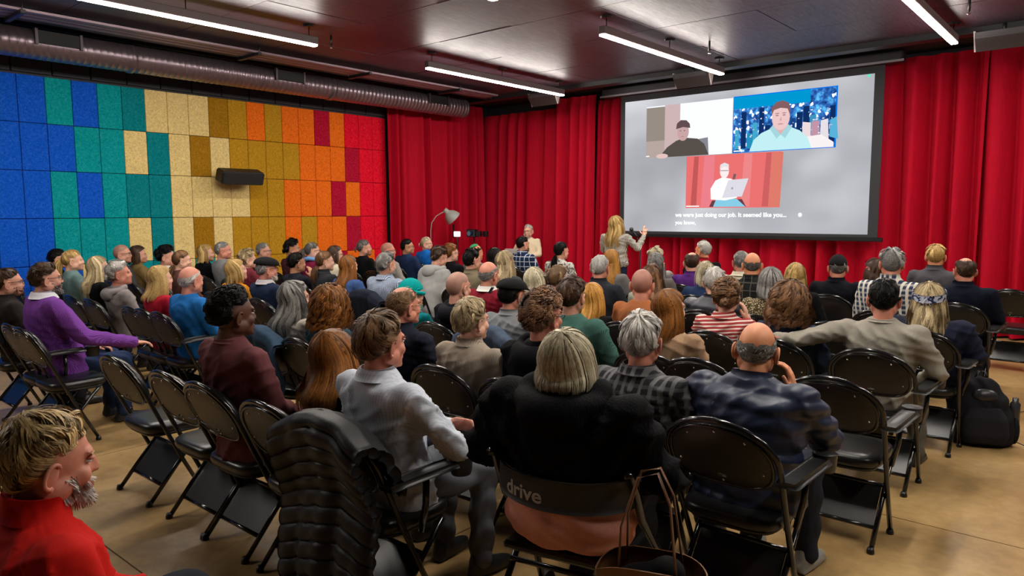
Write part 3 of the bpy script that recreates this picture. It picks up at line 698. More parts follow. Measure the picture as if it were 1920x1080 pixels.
def hand_parts():
    P = [rbox_e for rbox_e in (ell((0, .045, 0), (.040, .05, .0145), 16, 10), ell((.004, .075, .001), (.038, .025, .012), 14, 8), capsule((0, -.03, 0), (0, .02, 0), .026, .028, 12))]
    P.append(ell((-.02, .03, -.006), (.02, .03, .015), 12, 8))
    for k, (x, L_) in enumerate(((-.028, .068), (-.0095, .078), (.0095, .072), (.027, .055))):
        a = np.array([x, .082, 0]); d1 = np.array([(x)*.9, 1, -.22]); d1 /= np.linalg.norm(d1); d2 = np.array([x*.4, .8, -.7]); d2 /= np.linalg.norm(d2)
        d3 = np.array([0, .45, -.95]); d3 /= np.linalg.norm(d3)
        b = a+d1*L_*.45; c = b+d2*L_*.32; e = c+d3*L_*.25
        P += [capsule(a-d1*.02, b, .0095, .0088, 8), capsule(b, c, .0088, .008, 8), capsule(c, e, .008, .0068, 8)]
    a = np.array([-.03, .025, -.006]); b = np.array([-.055, .055, -.014]); c = np.array([-.058, .083, -.02])
    P += [capsule(a, b, .0135, .0105, 8), capsule(b, c, .0105, .0085, 8)]
    return P
HAND = {0: remesh(hand_parts(), .0052, 1, .3), 1: remesh(hand_parts(), .009, 1, .3)}
def hand_open():
    P = [ell((0, .045, 0), (.040, .05, .0145), 16, 10), capsule((0, -.03, 0), (0, .02, 0), .026, .028, 12), ell((.004, .075, .001), (.038, .025, .012), 14, 8)]
    for k, (x, L_, up) in enumerate(((-.028, .075, 1), (-.0095, .085, 1), (.0095, .05, 0), (.027, .045, 0))):
        a = np.array([x, .082, 0]); d1 = np.array([x*5*(1 if up else .4), 1, -.05 if up else -.8]); d1 /= np.linalg.norm(d1); b = a+d1*L_*.55
        d2 = np.array([x*3, 1 if up else .1, -.05 if up else -1]); d2 /= np.linalg.norm(d2); c = b+d2*L_*.5
        P += [capsule(a-d1*.02, b, .0095, .0088, 8), capsule(b, c, .0088, .007, 8)]
    P += [capsule((-.03, .025, -.004), (-.07, .055, .0), .0135, .0105, 8), capsule((-.07, .055, 0), (-.092, .085, .005), .0105, .0085, 8)]
    return P
HAND['open'] = remesh(hand_open(), .0052, 1, .3)
# arm poses of the seated base figure: shoulder, elbow, wrist (right side is +x)
SH = np.array([.168, -.05, .972])
POSE = {
 'lap': (((.235, .0, .715), (.095, .245, .60)), ((-.235, .0, .715), (-.085, .255, .60))),
 'wide': (((.275, -.02, .72), (.16, .26, .585)), ((-.275, -.02, .72), (-.15, .26, .585))),
 'cross': (((.27, .07, .715), (-.02, .225, .775)), ((-.255, .06, .72), (.10, .21, .75))),
 'chin': (((.20, .19, .735), (.105, .105, .965)), ((-.24, .0, .715), (-.06, .24, .60))),
 'reach': (((-.40, -.18, .89), (-.63, -.26, .905)), ((.265, -.01, .72), (.15, .24, .60))),
 'rest': (((.285, .06, .735), (.34, .34, .655)), ((-.24, .0, .715), (-.10, .25, .60))),
 'mic': (((.25, .06, .73), (.10, .20, .93)), ((-.24, .04, .72), (-.06, .27, .70))),
 'stand': (((.315, .0, .76), (.365, .155, .985)), ((-.21, .04, .72), (-.14, .25, .80))),
}
def top_parts(pose, kind='n'):
    g = {'n': 0, 'b': .016, 'f': -.006}[kind]
    lo = .40 if pose != 'stand' else .42
    R = [(0, .0, lo, .150+g, .118+g), (0, -.005, .47, .178+g, .142+g), (0, -.012, .56, .172+g, .134+g), (0, -.022, .66, .160+g, .121+g), (0, -.032, .76, .165+g, .118+g),
         (0, -.040, .85, .178+g, .118+g), (0, -.046, .92, .186+g, .112+g), (0, -.05, .965, .178+g*.6, .098+g*.6), (0, -.05, .998, .145, .080), (0, -.048, 1.022, .10, .068), (0, -.045, 1.045, .072, .064), (0, -.043, 1.056, .066, .062)]
    P = [loft(R, 32, 2.25)]
    for (e, w_) in POSE[pose]:
        sx = math.copysign(1, e[0]) if pose != 'cross' else (1 if e[0] > 0 else -1); s = SH*np.array([sx, 1, 1]); e, w_ = np.array(e), np.array(w_)
        P.append(ell(s+np.array([-sx*.01, 0, -.012]), (.066+g*.5, .066+g*.5, .062+g*.4), 16, 10))
        P.append(capsule(s, e, .060+g*.6, .050+g*.6, 14)); P.append(capsule(e, e+(w_-e)*(.98 if not (pose == 'reach' and sx < 0) else .62), .050+g*.6, .036+g*.5, 14))
        mid = s*.5+e*.5; P.append(ell(s*.72+e*.28+np.array([-sx*.02, 0, 0]), (.06+g*.4, .066+g*.4, .075), 14, 8))
    return P
TOPS = {}
def top_mesh(pose, kind, lod):
    k = (pose, kind, lod)
    if k not in TOPS:
        V, F = remesh(top_parts(pose, kind), .0125 if lod == 0 else .021, 4 if lod == 0 else 2, .55)
        TOPS[k] = (V, F, normals(V, F))
    return TOPS[k]
def pants(stand=False):
    P = []
    if stand:
        P.append(loft([(0, 0, .40, .145, .11), (0, -.005, .44, .172, .132), (0, -.01, .50, .165, .125), (0, -.01, .55, .15, .11)], 24))
        for s in (-1, 1):
            P += [capsule((s*.085, 0, .42), (s*.09, .0, .02), .088, .06, 14), capsule((s*.09, 0, .02), (s*.09, -.01, -.36), .06, .045, 14)]
        return P
    P.append(loft([(0, .0, .445, .15, .12), (0, 0, .47, .175, .145), (0, -.005, .52, .175, .14), (0, -.01, .57, .165, .13), (0, -.01, .60, .155, .12)], 24))
    for s in (-1, 1):
        P += [capsule((s*.095, .05, .515), (s*.12, .40, .505), .088, .070, 14), capsule((s*.12, .405, .50), (s*.128, .385, .30), .068, .062, 14), capsule((s*.128, .385, .30), (s*.13, .375, .09), .062, .056, 14)]
    return P
V, F = remesh(pants(), .015, 3); _n = normals(V, F); V = V+_n*(.006*np.sin(V[:, 2]*42+V[:, 1]*30+4*np.sin(V[:, 0]*18)))[:, None]; PANTS = mesh('trousers', V, F)
V, F = remesh(pants(True), .017, 3); PANTS_ST = mesh('trousers', V, F)
PANTS.materials.append(M_BLACK); PANTS_ST.materials.append(M_BLACK)
V, F = remesh([ell((0, .03, .035), (.044, .135, .036), 16, 10), capsule((0, -.05, .05), (0, -.04, .10), .040, .038, 14), capsule((0, -.04, .06), (0, .08, .035), .038, .034, 14), box(-.038, .038, -.09, .15, .001, .02, .008)], .010, 4, .5); V[:, 2] -= V[:, 2].min()
SHOE = mesh('shoe', V, F); SHOE.materials.append(M_BLACK)

# ------------------------------------------------------------------ hair
CEN = np.array([0, -.012, .022]); RAD = np.array([.0785, .100, .0985])
def hpath(phi, p, th, tilt):
    """points on the scalp: azimuth phi (0 = face side), polar angle p from the crown"""
    d = np.stack([np.sin(p)*np.sin(phi), np.sin(p)*np.cos(phi), np.cos(p)], -1); d = d @ rx(tilt).T
    r = 1/np.sqrt(((d/RAD)**2).sum(-1)); return CEN+d*(r+th)[..., None]
def p_end(phi, front=78, back=116):
    c = (1-np.cos(phi))/2; side = np.exp(-((np.abs(phi)-1.66)/.36)**2)
    return np.radians(front+(back-front)*c**1.1-27*side)
def tubes3(P, R, tint, nside=3):
    n, K, _ = P.shape; T = np.gradient(P, axis=1); T /= np.linalg.norm(T, axis=2)[..., None]+1e-9
    O = P-CEN; O = O/(np.linalg.norm(O, axis=2)[..., None]+1e-9); B = np.cross(T, O); B /= np.linalg.norm(B, axis=2)[..., None]+1e-9; N = np.cross(B, T)
    if nside == 2:
        V = np.stack([P-R[..., None]*B, P+R[..., None]*B], 2); base = (np.arange(n)*K*2)[:, None]; i = np.arange(K-1)[None]
        F = np.stack([base+i*2, base+i*2+1, base+i*2+3, base+i*2+2], -1).reshape(-1, 4); t = np.repeat(tint[:, None], K*2, 1).ravel(); return V.reshape(-1, 3), F, t
    V = np.stack([P+R[..., None]*(B*math.cos(2*math.pi*k/nside+.52)*1.25+N*math.sin(2*math.pi*k/nside+.52)*.8) for k in range(nside)], 2)
    base = (np.arange(n)*K*nside)[:, None, None]; i = np.arange(K-1)[None, :, None]; k = np.arange(nside)[None, None, :]; k2 = (k+1) % nside
    F = np.stack([base+i*nside+k, base+i*nside+k2, base+(i+1)*nside+k2, base+(i+1)*nside+k], -1).reshape(-1, 4)
    t = np.repeat(tint[:, None], K*nside, 1).ravel(); return V.reshape(-1, 3), F, t
DEF = dict(th=.012, front=78, back=116, L=0, open=1.25, wav=0, curl=0, n=1.0, tilt=.45, flat=0, lift=.006, top0=0, seg=.45, rad=1.0, flare=0.0, under=1)
STY = {
 'short': dict(th=.011, seg=.34, lift=.007), 'buzz': dict(th=.0045, seg=.18, lift=.002, n=.8), 'thick': dict(th=.021, seg=.5, lift=.010),
 'swept': dict(th=.019, seg=.62, lift=.013, back=118), 'mess': dict(th=.022, seg=.55, lift=.016, wav=.007),
 'afro': dict(th=.034, curl=.006, seg=.10, lift=.004, n=1.7, front=70, back=106), 'curly': dict(th=.028, curl=.015, rad=1.3, seg=.35, lift=.01, n=1.2, wav=.004),
 'bigcurl': dict(th=.040, curl=.021, rad=1.3, seg=.5, lift=.012, n=1.5, L=.135, open=1.1, flare=.03),
 'bob': dict(th=.019, L=.12, open=1.15, flare=.012), 'pixie': dict(th=.024, seg=.7, lift=.010, back=120),
 'long': dict(th=.015, L=.30, open=1.1, flare=.02), 'mid': dict(th=.017, L=.19, open=1.1, flare=.018), 'wavy': dict(th=.022, L=.30, open=1.05, wav=.017, flare=.03), 'vlong': dict(th=.015, L=.42, open=1.1, flare=.02),
 'wavymid': dict(th=.030, L=.15, open=1.1, wav=.012, flare=.02), 'tied': dict(th=.011, seg=1.2, lift=.002),
 'fringe': dict(th=.008, top0=62, seg=.3, lift=.004), 'horseshoe': dict(th=.0042, top0=76, seg=.16, lift=.003, n=1.5), 'shaved': dict(th=.0022, seg=.05, lift=.0005, n=.0), 'bald': None,
 'thin': dict(th=.009, seg=.25, lift=.005, top0=30), 'hat': dict(th=.010, top0=55, seg=.35, lift=.004),
 'hatlong': dict(th=.012, top0=60, L=.27, open=1.1, wav=.010, flare=.03), 'bobshort': dict(th=.022, L=.075, open=1.15, flare=.012), 'wide': dict(th=.024, L=.235, open=1.05, flare=.035),
 'fluff': dict(th=.034, seg=.6, lift=.016, wav=.008, back=122),
}
def hair(style, lod, rg):
    if STY[style] is None: return None
    o = dict(DEF); o.update(STY[style]); tilt = o['tilt']
    K = (11, 9, 7)[lod]+(6 if o['curl'] else 0); n = int((1500, 520, 240)[lod]*o['n']); r0 = (.0019, .0030, .0046)[lod]*o['rad']
    W = []; Fs = []; Ts = []; nv = 0
    # solid under-layer, tinted darker to paint in shade beneath the strands
    np_, nt_ = (40, 14)
    phi = np.linspace(-math.pi, math.pi, np_); t = np.linspace(0, 1, nt_)
    PE = p_end(phi, o['front'], o['back']); p0 = math.radians(o['top0'])
    if o['top0']: p0 = np.minimum(p0+.25*np.cos(phi)+.05*np.sin(phi*9)+.04*np.sin(phi*17+1), PE-.02); p0 = np.where(np.abs(phi) < 1.0, PE-.01, p0)
    else: p0 = np.zeros_like(phi)
    pp = p0+(PE-p0)*t[:, None]; th = o['th']*(.75-.55*(t[:, None]**6))*np.ones_like(pp)
    if o['L']: th = o['th']*(.85)*np.ones_like(pp)
    if style in ('afro', 'curly', 'bigcurl', 'fluff'): th = th+.006*np.sin(pp*9+phi*4)*np.sin(phi*7)
    if o['top0']: th = th*np.sin(np.clip(t[:, None]*3+.1, 0, math.pi/2))
    G = hpath(np.broadcast_to(phi, pp.shape), pp, th, tilt)
    if o['under']: W.append(G.reshape(-1, 3)); Fs.append(gridfaces(nt_, np_)); Ts.append(np.full(nt_*np_, .22)+.15*rg.random(nt_*np_)); nv += nt_*np_
    def fall(start, outw, L_, tt):
        """hair below the head: start (n,3), tt (k,) 0..1"""
        z = start[:, None, 2]+(-L_[:, None]-start[:, None, 2])*tt
        push = np.clip((-.085-z)/.10, 0, 1); push = push*push*(3-2*push)
        fl = o['flare']*np.sin(np.clip(tt*math.pi*.75, 0, 3))
        q = np.empty(z.shape+(3,)); q[..., 0] = start[:, None, 0]+outw[:, None, 0]*(fl+.0*push); q[..., 1] = start[:, None, 1]+outw[:, None, 1]*fl-push*.052*np.clip(-outw[:, None, 1]+.35, 0, 1); q[..., 2] = z
        return q
    if o['L']:
        ph = np.linspace(o['open'], 2*math.pi-o['open'], 36); pf = np.radians(92)*np.ones_like(ph); st = hpath(ph, pf, np.full_like(ph, o['th']*.8), tilt)
        # keep the curtain of hair outside the neck
        ow = np.stack([np.sin(ph), np.cos(ph), 0*ph], -1); LL = np.full_like(ph, o['L']*.9-.012)
        q = fall(st, ow, LL, np.linspace(0, 1, 10)); W.append(q.reshape(-1, 3)); Fs.append(gridfaces(36, 10)+nv); Ts.append(np.full(360, .25)+.15*rg.random(360)); nv += 360
        q2 = q.copy(); q2[..., :2] = (q[..., :2]-np.array([0, -.04]))*.86+np.array([0, -.04]); W.append(q2.reshape(-1, 3)); Fs.append(gridfaces(36, 10)[:, ::-1]+nv); Ts.append(np.full(360, .15)); nv += 360
    if n:
        nc = max(14, n//(3 if o['top0'] else 16 if o['curl'] or o['wav'] else 11)); ci = rg.integers(0, nc, n); U1, U2, U3 = rg.random((3, nc)); J = lambda s_: rg.normal(0, s_, n)
        pc = rg.uniform(-math.pi, math.pi, nc)
        if o['L']: pc = np.where(rg.random(nc) < .78, np.sign(pc)*(o['open']+(math.pi-o['open'])*rg.random(nc)), pc)
        ph = pc[ci]+J(.05); q0c = rg.uniform(0, 6.28, nc); fc = rg.uniform(2, 4, nc); tc = rg.normal(.55, .27, nc); lc = rg.uniform(-.16, .06, nc); sc_c = rg.normal(0, .3, nc)
        PE = p_end(ph, o['front'], o['back']); tt = np.linspace(0, 1, K)
        tl = np.full(n, float(o['th']))
        tint = np.clip(tc[ci]*.8+.2*rg.random(n), 0, 1)
        if o['L']:
            s = np.clip(.02+.5*U1[ci]+J(.04), .01, .6)*PE; pend = np.where(np.abs(ph) > o['open'], np.radians(92), PE)
            k1 = K//2; a = s[:, None]+(pend-s)[:, None]*np.linspace(0, 1, k1); lift = tl[:, None]*(1+(.3*U2[ci]-.08+J(.05))[:, None])*np.ones((1, k1))
            P1 = hpath(np.broadcast_to(ph[:, None], a.shape), a, lift, tilt)
            ow = np.stack([np.sin(ph), np.cos(ph), 0*ph], -1); LL = o['L']*(1.03+lc[ci]+J(.03))
            P2 = fall(P1[:, -1], ow, LL, np.linspace(0, 1, K-k1+1)[1:])
            short = np.abs(ph) <= o['open']
            P = np.concatenate([P1, P2], 1)
            if short.any():
                a = s[:, None]+(PE-s)[:, None]*tt; P[short] = hpath(np.broadcast_to(ph[:, None], a.shape), a, tl[:, None]*np.ones((1, K)), tilt)[short]
        else:
            lo = np.where(o['top0'] > 0, np.where(np.abs(ph) < 1.0, PE*.97, np.radians(o['top0'])), .03)
            s = lo+(PE-lo)*np.sqrt(np.clip(U1[ci]+J(.05), 0, 1)); ln = o['seg']*(.7+.6*U2[ci])*rg.uniform(.9, 1.1, n)
            a = s[:, None]+ln[:, None]*(tt-.35); a = np.clip(a, .02, (PE+.07)[:, None])
            lift = tl[:, None]*.75+o['lift']*(np.sin(tt*math.pi*.9))*(.4+1.2*U3[ci])[:, None]
            edge = np.clip((PE[:, None]+.03-a)/.35, .12, 1); lift = lift*edge
            sw = (sc_c[ci]+J(.06))[:, None]*tt
            P = hpath(ph[:, None]+sw/(np.sin(np.maximum(a, .3))), a, lift, tilt)
        if o['wav']:
            f = (fc[ci]*(.45 if o['L'] else 1))[:, None]; q0 = (q0c[ci]+J(.3))[:, None]; am = o['wav']*np.linspace(.1, 1, K)
            P[..., 0] += am*np.sin(f*2*math.pi*tt+q0); P[..., 1] += am*np.cos(f*2*math.pi*tt+q0*1.7)*.8; P[..., 2] += am*.5*np.sin(f*5*tt+q0)
        if o['curl']:
            q0 = (q0c[ci]+J(.35))[:, None]; w_ = 2*math.pi*(fc[ci]*.75*(1 if o['L'] else .6))[:, None]*tt
            O = (P-CEN); O /= np.linalg.norm(O, axis=2)[..., None]; U = np.cross(O, np.array([0, 0, 1.])); U /= np.linalg.norm(U, axis=2)[..., None]+1e-6
            P = P+o['curl']*(np.sin(w_+q0)[..., None]*U+np.cos(w_+q0)[..., None]*O*.9)
        R = r0*rg.uniform(.7, 1.25, n)[:, None]*np.concatenate([np.linspace(.7, 1, K//2), np.linspace(1, .15, K-K//2)])
        V, F, T_ = tubes3(P, R, tint, 2); W.append(V); Fs.append(F+nv); Ts.append(T_); nv += len(V)
    return np.concatenate(W), np.concatenate(Fs), np.concatenate(Ts)
def tail(kind, lod, rg):
    """ponytail or bun as a bundle of strands"""
    n = (260, 110, 60)[lod]; K = 8; tt = np.linspace(0, 1, K); W = []
    if kind in ('pony', 'lowpony'):
        a = np.array([0, -.118, .03]) if kind == 'pony' else np.array([0, -.10, -.06]); L_ = .2
        off = rg.normal(0, .011, (n, 3)); P = a+off[:, None]*(.4+1.3*np.sin(tt*2.6))[None, :, None]
        P = P+np.stack([0*tt, -.035*np.sin(tt*2.2), -L_*tt**1.25], -1)
    else:
        a = np.array([0, -.118, -.02]); th = rg.uniform(0, 6.28, n)[:, None]+tt*4; rr = rg.uniform(.012, .036, n)[:, None]; h = np.sqrt(np.maximum(.038**2-rr**2, 1e-6))
        P = np.stack([a[0]+rr*np.cos(th), a[1]-h*.8+0*th, a[2]+rr*np.sin(th)], -1)
    R = (.0028, .0040, .006)[lod]*np.ones((n, 1))*np.concatenate([np.ones(K-2), [.7, .3]])
    return tubes3(P, R, np.clip(rg.normal(.55, .2, n), 0, 1))
def beard(lod, rg, full=True):
    n = (1100, 380, 190)[lod]; K = 4; tt = np.linspace(0, 1, K)
    V, F, _, _ = HEADS['m', 0 if lod == 0 else 1]; N = normals(V, F)
    ok = (V[:, 1] > .005+(-.045-V[:, 2])*.2) & (V[:, 2] < -.028-.02*(V[:, 1] > .05)) & (V[:, 2] > -.125) & ~((np.abs(V[:, 0]) < .024) & (V[:, 2] > -.078) & (V[:, 2] < -.055) & (V[:, 1] > .08)) & ~((np.abs(V[:, 0]) < .045) & (V[:, 2] > -.046)) & (np.abs(V[:, 0]) < .0665) & (V[:, 1] > .016)
    ix = rg.choice(np.nonzero(ok)[0], n); P0 = V[ix]+rg.normal(0, .002, (n, 3)); d = N[ix]*.9+np.array([0, .05, -.6]); P = P0[:, None]+d[:, None]*(.012*tt)[None, :, None]
    R = .0021*np.ones((n, 1))*np.linspace(1, .3, K); return tubes3(P, R, np.clip(rg.normal(.5, .25, n), 0, 1), 2)
def dome(a, b, c, cen, pmax, n=28, k=10, tilt=0, th=.0, lump=0, rg=None):
    V = []; 
    for i in range(k+1):
        p = pmax*i/k
        for j in range(n):
            t = 2*math.pi*j/n; q = np.array([a*math.sin(p)*math.sin(t), b*math.sin(p)*math.cos(t), c*math.cos(p)]); q = rx(tilt) @ q; V.append(q+np.array(cen))
    V = np.array(V); N = len(V); inn = (V-np.array(cen))*.94+np.array(cen); f = gridfaces(k+1, n, True)
    F = [tuple(x) for x in f.tolist()]+[tuple((np.array(x)+N)[::-1].tolist()) for x in f.tolist()]
    for j in range(n): F.append((k*n+j, k*n+(j+1) % n, N+k*n+(j+1) % n, N+k*n+j))
    return np.concatenate([V, inn]), F
def hat(kind):
    if kind == 'ballcap':
        G = np.array([[(x, .075+yy*(1-.45*(x/.085)**2), .052-.25*yy*0-.18*yy-.6*x*x) for x in np.linspace(-.08, .08, 11)] for yy in np.linspace(0, .075, 6)])
        return [dome(.088, .108, .108, (0, -.012, .03), 1.52, tilt=.05), slab(G, .004), ell((0, -.015, .139), (.007, .007, .004), 8, 4)]
    if kind == 'flatcap':
        G = np.array([[(x, .075+yy*(1-.5*(x/.08)**2), .055-.45*yy-.8*x*x) for x in np.linspace(-.075, .075, 11)] for yy in np.linspace(0, .055, 5)])
        return [dome(.098, .128, .068, (0, -.005, .058), 1.75, tilt=-.12), slab(G, .006)]
    if kind == 'beanie':
        return [dome(.097, .118, .122, (0, -.014, .025), 1.5, tilt=.2, k=14), tube([(.099*math.sin(t), -.016+.118*math.cos(t), .03-.022*math.cos(t)) for t in np.linspace(0, 2*math.pi, 33)[:-1]], .016, 8, closed=True)]
    if kind == 'kippah': return [dome(.084, .106, .105, (0, -.016, .027), .72, tilt=.38)]
    if kind == 'bandana':
        G = np.array([[(1.0*(.108+.003*q)*math.sin(t), -.014+(.132+.003*q)*math.cos(t), .045+.026*math.cos(t)+z) for t in np.linspace(0, 2*math.pi, 41)] for q, z in ((0, -.028), (1, -.014), (1, 0.01), (0, .024))])
        return [slab(G, .005), capsule((-.01, -.146, .02), (-.03, -.16, -.02), .010, .005, 8), capsule((.01, -.146, .02), (.025, -.16, -.025), .010, .005, 8)]
def glasses_mesh(lod):
    P = []
    for s in (-1, 1):
        P.append(tube([(s*.033+.024*math.cos(t), .104-.012*abs(math.cos(t)*.5+.5 if s > 0 else -math.cos(t)*.5+.5), .004+.018*math.sin(t)) for t in np.linspace(0, 2*math.pi, 17)[:-1]], .0019, 6, closed=True, up=(0, 1, 0)))
        P.append(tube([(s*.056, .094, .009), (s*.074, .07, .011), (s*.082, .02, .010), (s*.0845, -.012, .006), (s*.0835, -.026, -.008)], .0021, 6))
    P.append(tube([(-.01, .106, .008), (0, .110, .011), (.01, .106, .008)], .0018, 6)); return join(P)
GLASS = glasses_mesh(0)
HOOD = remesh([tube([(.105*math.sin(t), -.05-.095*math.cos(t)*1.0, 1.005+.035*math.cos(t*1.0)*-.4+(.028 if abs(t) > 1.5 else 0)) for t in np.linspace(-2.1, 2.1, 15)], [.028+.02*math.cos(t*.7) for t in np.linspace(-2.1, 2.1, 15)], 12),
               ell((0, -.155, .955), (.10, .042, .07), 16, 10, rx(.25)), ell((0, -.14, 1.0), (.085, .035, .035), 16, 8)], .013, 3)
def collar_mesh(h, r0=.073, open_=.45):
    G = np.array([[((r0-.012*q)*math.sin(t), -.046+(.069-.010*q)*-math.cos(t)*-1*-1 if False else -.046-(.070-.010*q)*math.cos(t), 1.035+h*q-.012*(1-math.cos(t))*.5) for t in np.linspace(-math.pi+open_, math.pi-open_, 30)] for q in (0, .5, 1)])
    return slab(G, .011)
def foldcollar():
    G = np.array([[((.068+.022*q)*math.sin(t), -.046-(.064+.024*q)*math.cos(t), 1.072-.045*q**1.3-.010*(1-math.cos(t))) for t in np.linspace(-math.pi+.35, math.pi-.35, 34)] for q in (0, .12, .5, 1)])
    G2 = np.array([[(.066*math.sin(t), -.046-.062*math.cos(t), 1.03+.042*q) for t in np.linspace(-math.pi+.3, math.pi-.3, 34)] for q in (0, 1)])
    return join([slab(G, .006), slab(G2, .004)])
COLLARS = {'stand': collar_mesh(.045), 'crew': collar_mesh(.014, .076, .02), 'shirt': foldcollar(), 'turtle': collar_mesh(.05, .072, .02), 'high': collar_mesh(.075, .078, .5)}

# ------------------------------------------------------------------ building one person
SKN = {'p': (.62, .33, .235), 'l': (.70, .42, .31), 'r': (.60, .26, .18), 't': (.46, .235, .14), 'b': (.10, .042, .024), 'o': (.66, .29, .15)}
HCOL = {'bk': ((.003, .003, .003), (.016, .014, .013)), 'br': ((.018, .009, .005), (.10, .052, .028)), 'lb': ((.07, .038, .018), (.34, .20, .10)), 'bl': ((.22, .12, .035), (.80, .55, .21)),
        'st': ((.26, .10, .02), (.80, .42, .09)), 'au': ((.055, .018, .005), (.42, .16, .035)), 'gr': ((.05, .048, .047), (.50, .48, .45)), 'wh': ((.20, .185, .165), (.88, .84, .78)),
        'gb': ((.11, .072, .032), (.74, .58, .33)), 'dg': ((.03, .028, .027), (.24, .22, .20)), 'cb': ((.035, .016, .008), (.30, .15, .07)), 'wb': ((.22, .17, .09), (.88, .80, .58)), 'gd': ((.045, .024, .009), (.85, .60, .28))}
TARGET = np.array([-5.3, 11.2])
def hand_at(wr, d, side, up, hnd):
    V, F = hnd; V = V.copy()
    if side < 0: V[:, 0] *= -1
    yv = d/np.linalg.norm(d); zv = up-yv*(up@yv); zv /= np.linalg.norm(zv); xv = np.cross(yv, zv)
    Fq = F[:, ::-1] if (side < 0 and isinstance(F, np.ndarray)) else F
    return V @ np.stack([xv, yv, zv]) + wr, Fq
PEOPLE = {}
def person(pid, label, hx, hy, ztop, skin, style, hcol, top, pose='lap', wid=1.0, lean=0.0, byaw=0.0, hyaw=None, hpitch=0.0, lod=1, fem=False, specs=False, brd=None, hatk=None, hatc=None, hood=False, collar=None, colc=None, tailk=None,
           trouser=(.02, .022, .03), hs=1.0, raise_=0.0, kind='n', topname='sweater', side=0.0, scarf=None, hroll=0.0, floor0=0.0, cut=0, shrug=0.0, shoec=(.015, .014, .014)):
    rg = np.random.default_rng(pid*13+5); meshlod = 0 if lod == 0 else 1
    stand = pose == 'stand'; base = .45 if not stand else .45
    th = (STY[style] or {'th': 0})['th']*.8
    if hatk: th = max(th, .022)
    zc = ztop-th-.118*hs                       # head centre height
    zrel = zc-raise_
    a = lean; k = ((zrel-.127*hs+shrug-.5)/math.cos(a)+.5-.45)/(1.03-.45)
    def up_(V):                                # upper-body deformation: stretch, lean, sway
        V = np.array(V, float); V[..., 0] *= wid; V[..., 1] *= (.55+.45*wid); V[..., 2] = .45+(V[..., 2]-.45)*k
        y, z = V[..., 1].copy(), V[..., 2]-.5; t = np.clip(z/.35, 0, 1)
        V[..., 1] = y*np.cos(a*t)+z*np.sin(a)*t; V[..., 2] = .5+z*np.cos(a*t)-y*np.sin(a)*t
        V[..., 0] += side*np.clip(z, 0, 1); return V
    nb = up_(np.array([[0, -.045, 1.03]]))[0]; hc = nb+np.array([side*.1, .036+.10*math.sin(a), .127*hs]); hc[2] = zrel
    root = np.array([hx, hy])-(rz(byaw) @ np.array([hc[0], hc[1], 0]))[:2]
    t = thing('person', label, 'person', (root[0], root[1], raise_+floor0), byaw)
    PEOPLE[pid] = t
    if hyaw is None:
        d = TARGET-np.array([hx, hy]); hyaw = math.atan2(-d[0], d[1])+rg.normal(0, .10)
    HR = rz(hyaw-byaw) @ rx(hpitch) @ ry(hroll)
    def hd(V): return (np.asarray(V)*hs) @ HR.T+hc
    # body: head, neck, arms, hands, trunk and legs in one mesh
    hV, hF, hM, hE = HEADS['f' if fem else 'm', meshlod]
    Vn = hV.copy(); 
    # keep the neck stub on the shoulders while the head turns
    w_ = np.clip((-.09-hV[:, 2])/.08, 0, 1)[:, None]; Vh = hd(hV); Vs = hV*hs+hc; Vh = Vh*(1-w_)+Vs*w_
    Vs_, Fs_, Ms_ = [Vh], [hF], [hM]; nv = len(Vh)
    def add(V, F, mi):
        nonlocal nv
        F = [f if len(f) == 4 else None for f in F] if not isinstance(F, np.ndarray) else F
        if not isinstance(F, np.ndarray): F = np.array([f for f in F if f is not None])
        Vs_.append(V); Fs_.append(F+nv); Ms_.append(np.full(len(F), mi)); nv += len(V)
    for V, F, mi in hE: add(hd(V), F, mi)
    core = loft([(0, 0, .47, .12, .10), (0, -.02, .7, .11, .085), (0, -.04, .92, .12, .075), (0, -.046, 1.0, .07, .055), (0, -.045, 1.05, .054, .05)], 12); add(up_(core[0]), core[1], 0)
    for (e, wr) in POSE[pose]:
        sx = 1 if e[0] > 0 else -1; s = SH*np.array([sx*.9, 1, 1]); V, F = tube([s, e, np.array(e)*.4+np.array(wr)*.6, wr], [.035, .036, .033, .026], 12); add(up_(V), F, 0)
        e2, w2 = up_(np.array([e, wr])); d = w2-e2; d /= np.linalg.norm(d)
        upv = np.array([0, 0, 1.]) if pose != 'stand' or sx < 0 else np.array([-.3, -1, 0])
        hk = HAND[meshlod]
        if pose == 'stand' and sx > 0: hk = HAND['open']; d = np.array([.05, .25, 1.0]); 
        elif pose == 'chin' and sx > 0: d = np.array([-.25, .0, 1.0]); upv = np.array([1., .2, 0])
        elif pose == 'cross': upv = np.array([0, .8, .6])
        elif pose == 'mic' and sx > 0: d = np.array([-.3, .25, .9]); upv = np.array([.2, 1, 0])
        elif pose == 'reach' and sx < 0: d = np.array([-.8, .15, -.6])
        else: d = d+np.array([0, .2, .1])
        V, F = hand_at(w2, d, sx, upv, hk); add(V, F, 0)
    for s in (-1, 1):
        lg = [(s*.09, .04, .5), (s*.12, .40, .48), (s*.13, .40, .10)] if not stand else [(s*.085, 0, .42), (s*.09, 0, .02), (s*.09, -.01, -.36)]
        V, F = tube(lg, [.05, .045, .035], 8); add(V, F, 0)
    hdk, hlt = HCOL[hcol]
    me = mesh('body', np.concatenate(Vs_), np.concatenate(Fs_), True, None, [skinmat(SKN[skin]), M_EYE, M_IRIS, LIPS if skin != 'b' else plain('lips_dark', (.16, .05, .045), .45), plain('brow_'+hcol, tuple((x+y)/2 for x, y in zip(hdk, hlt)), .7)], np.concatenate(Ms_))
    obj('body', me, None, t)
    # garment
    V, F, N = top_mesh(pose, kind, meshlod); q = V*np.array([1, 1, 1]); ph = rg.uniform(0, 6, 4)
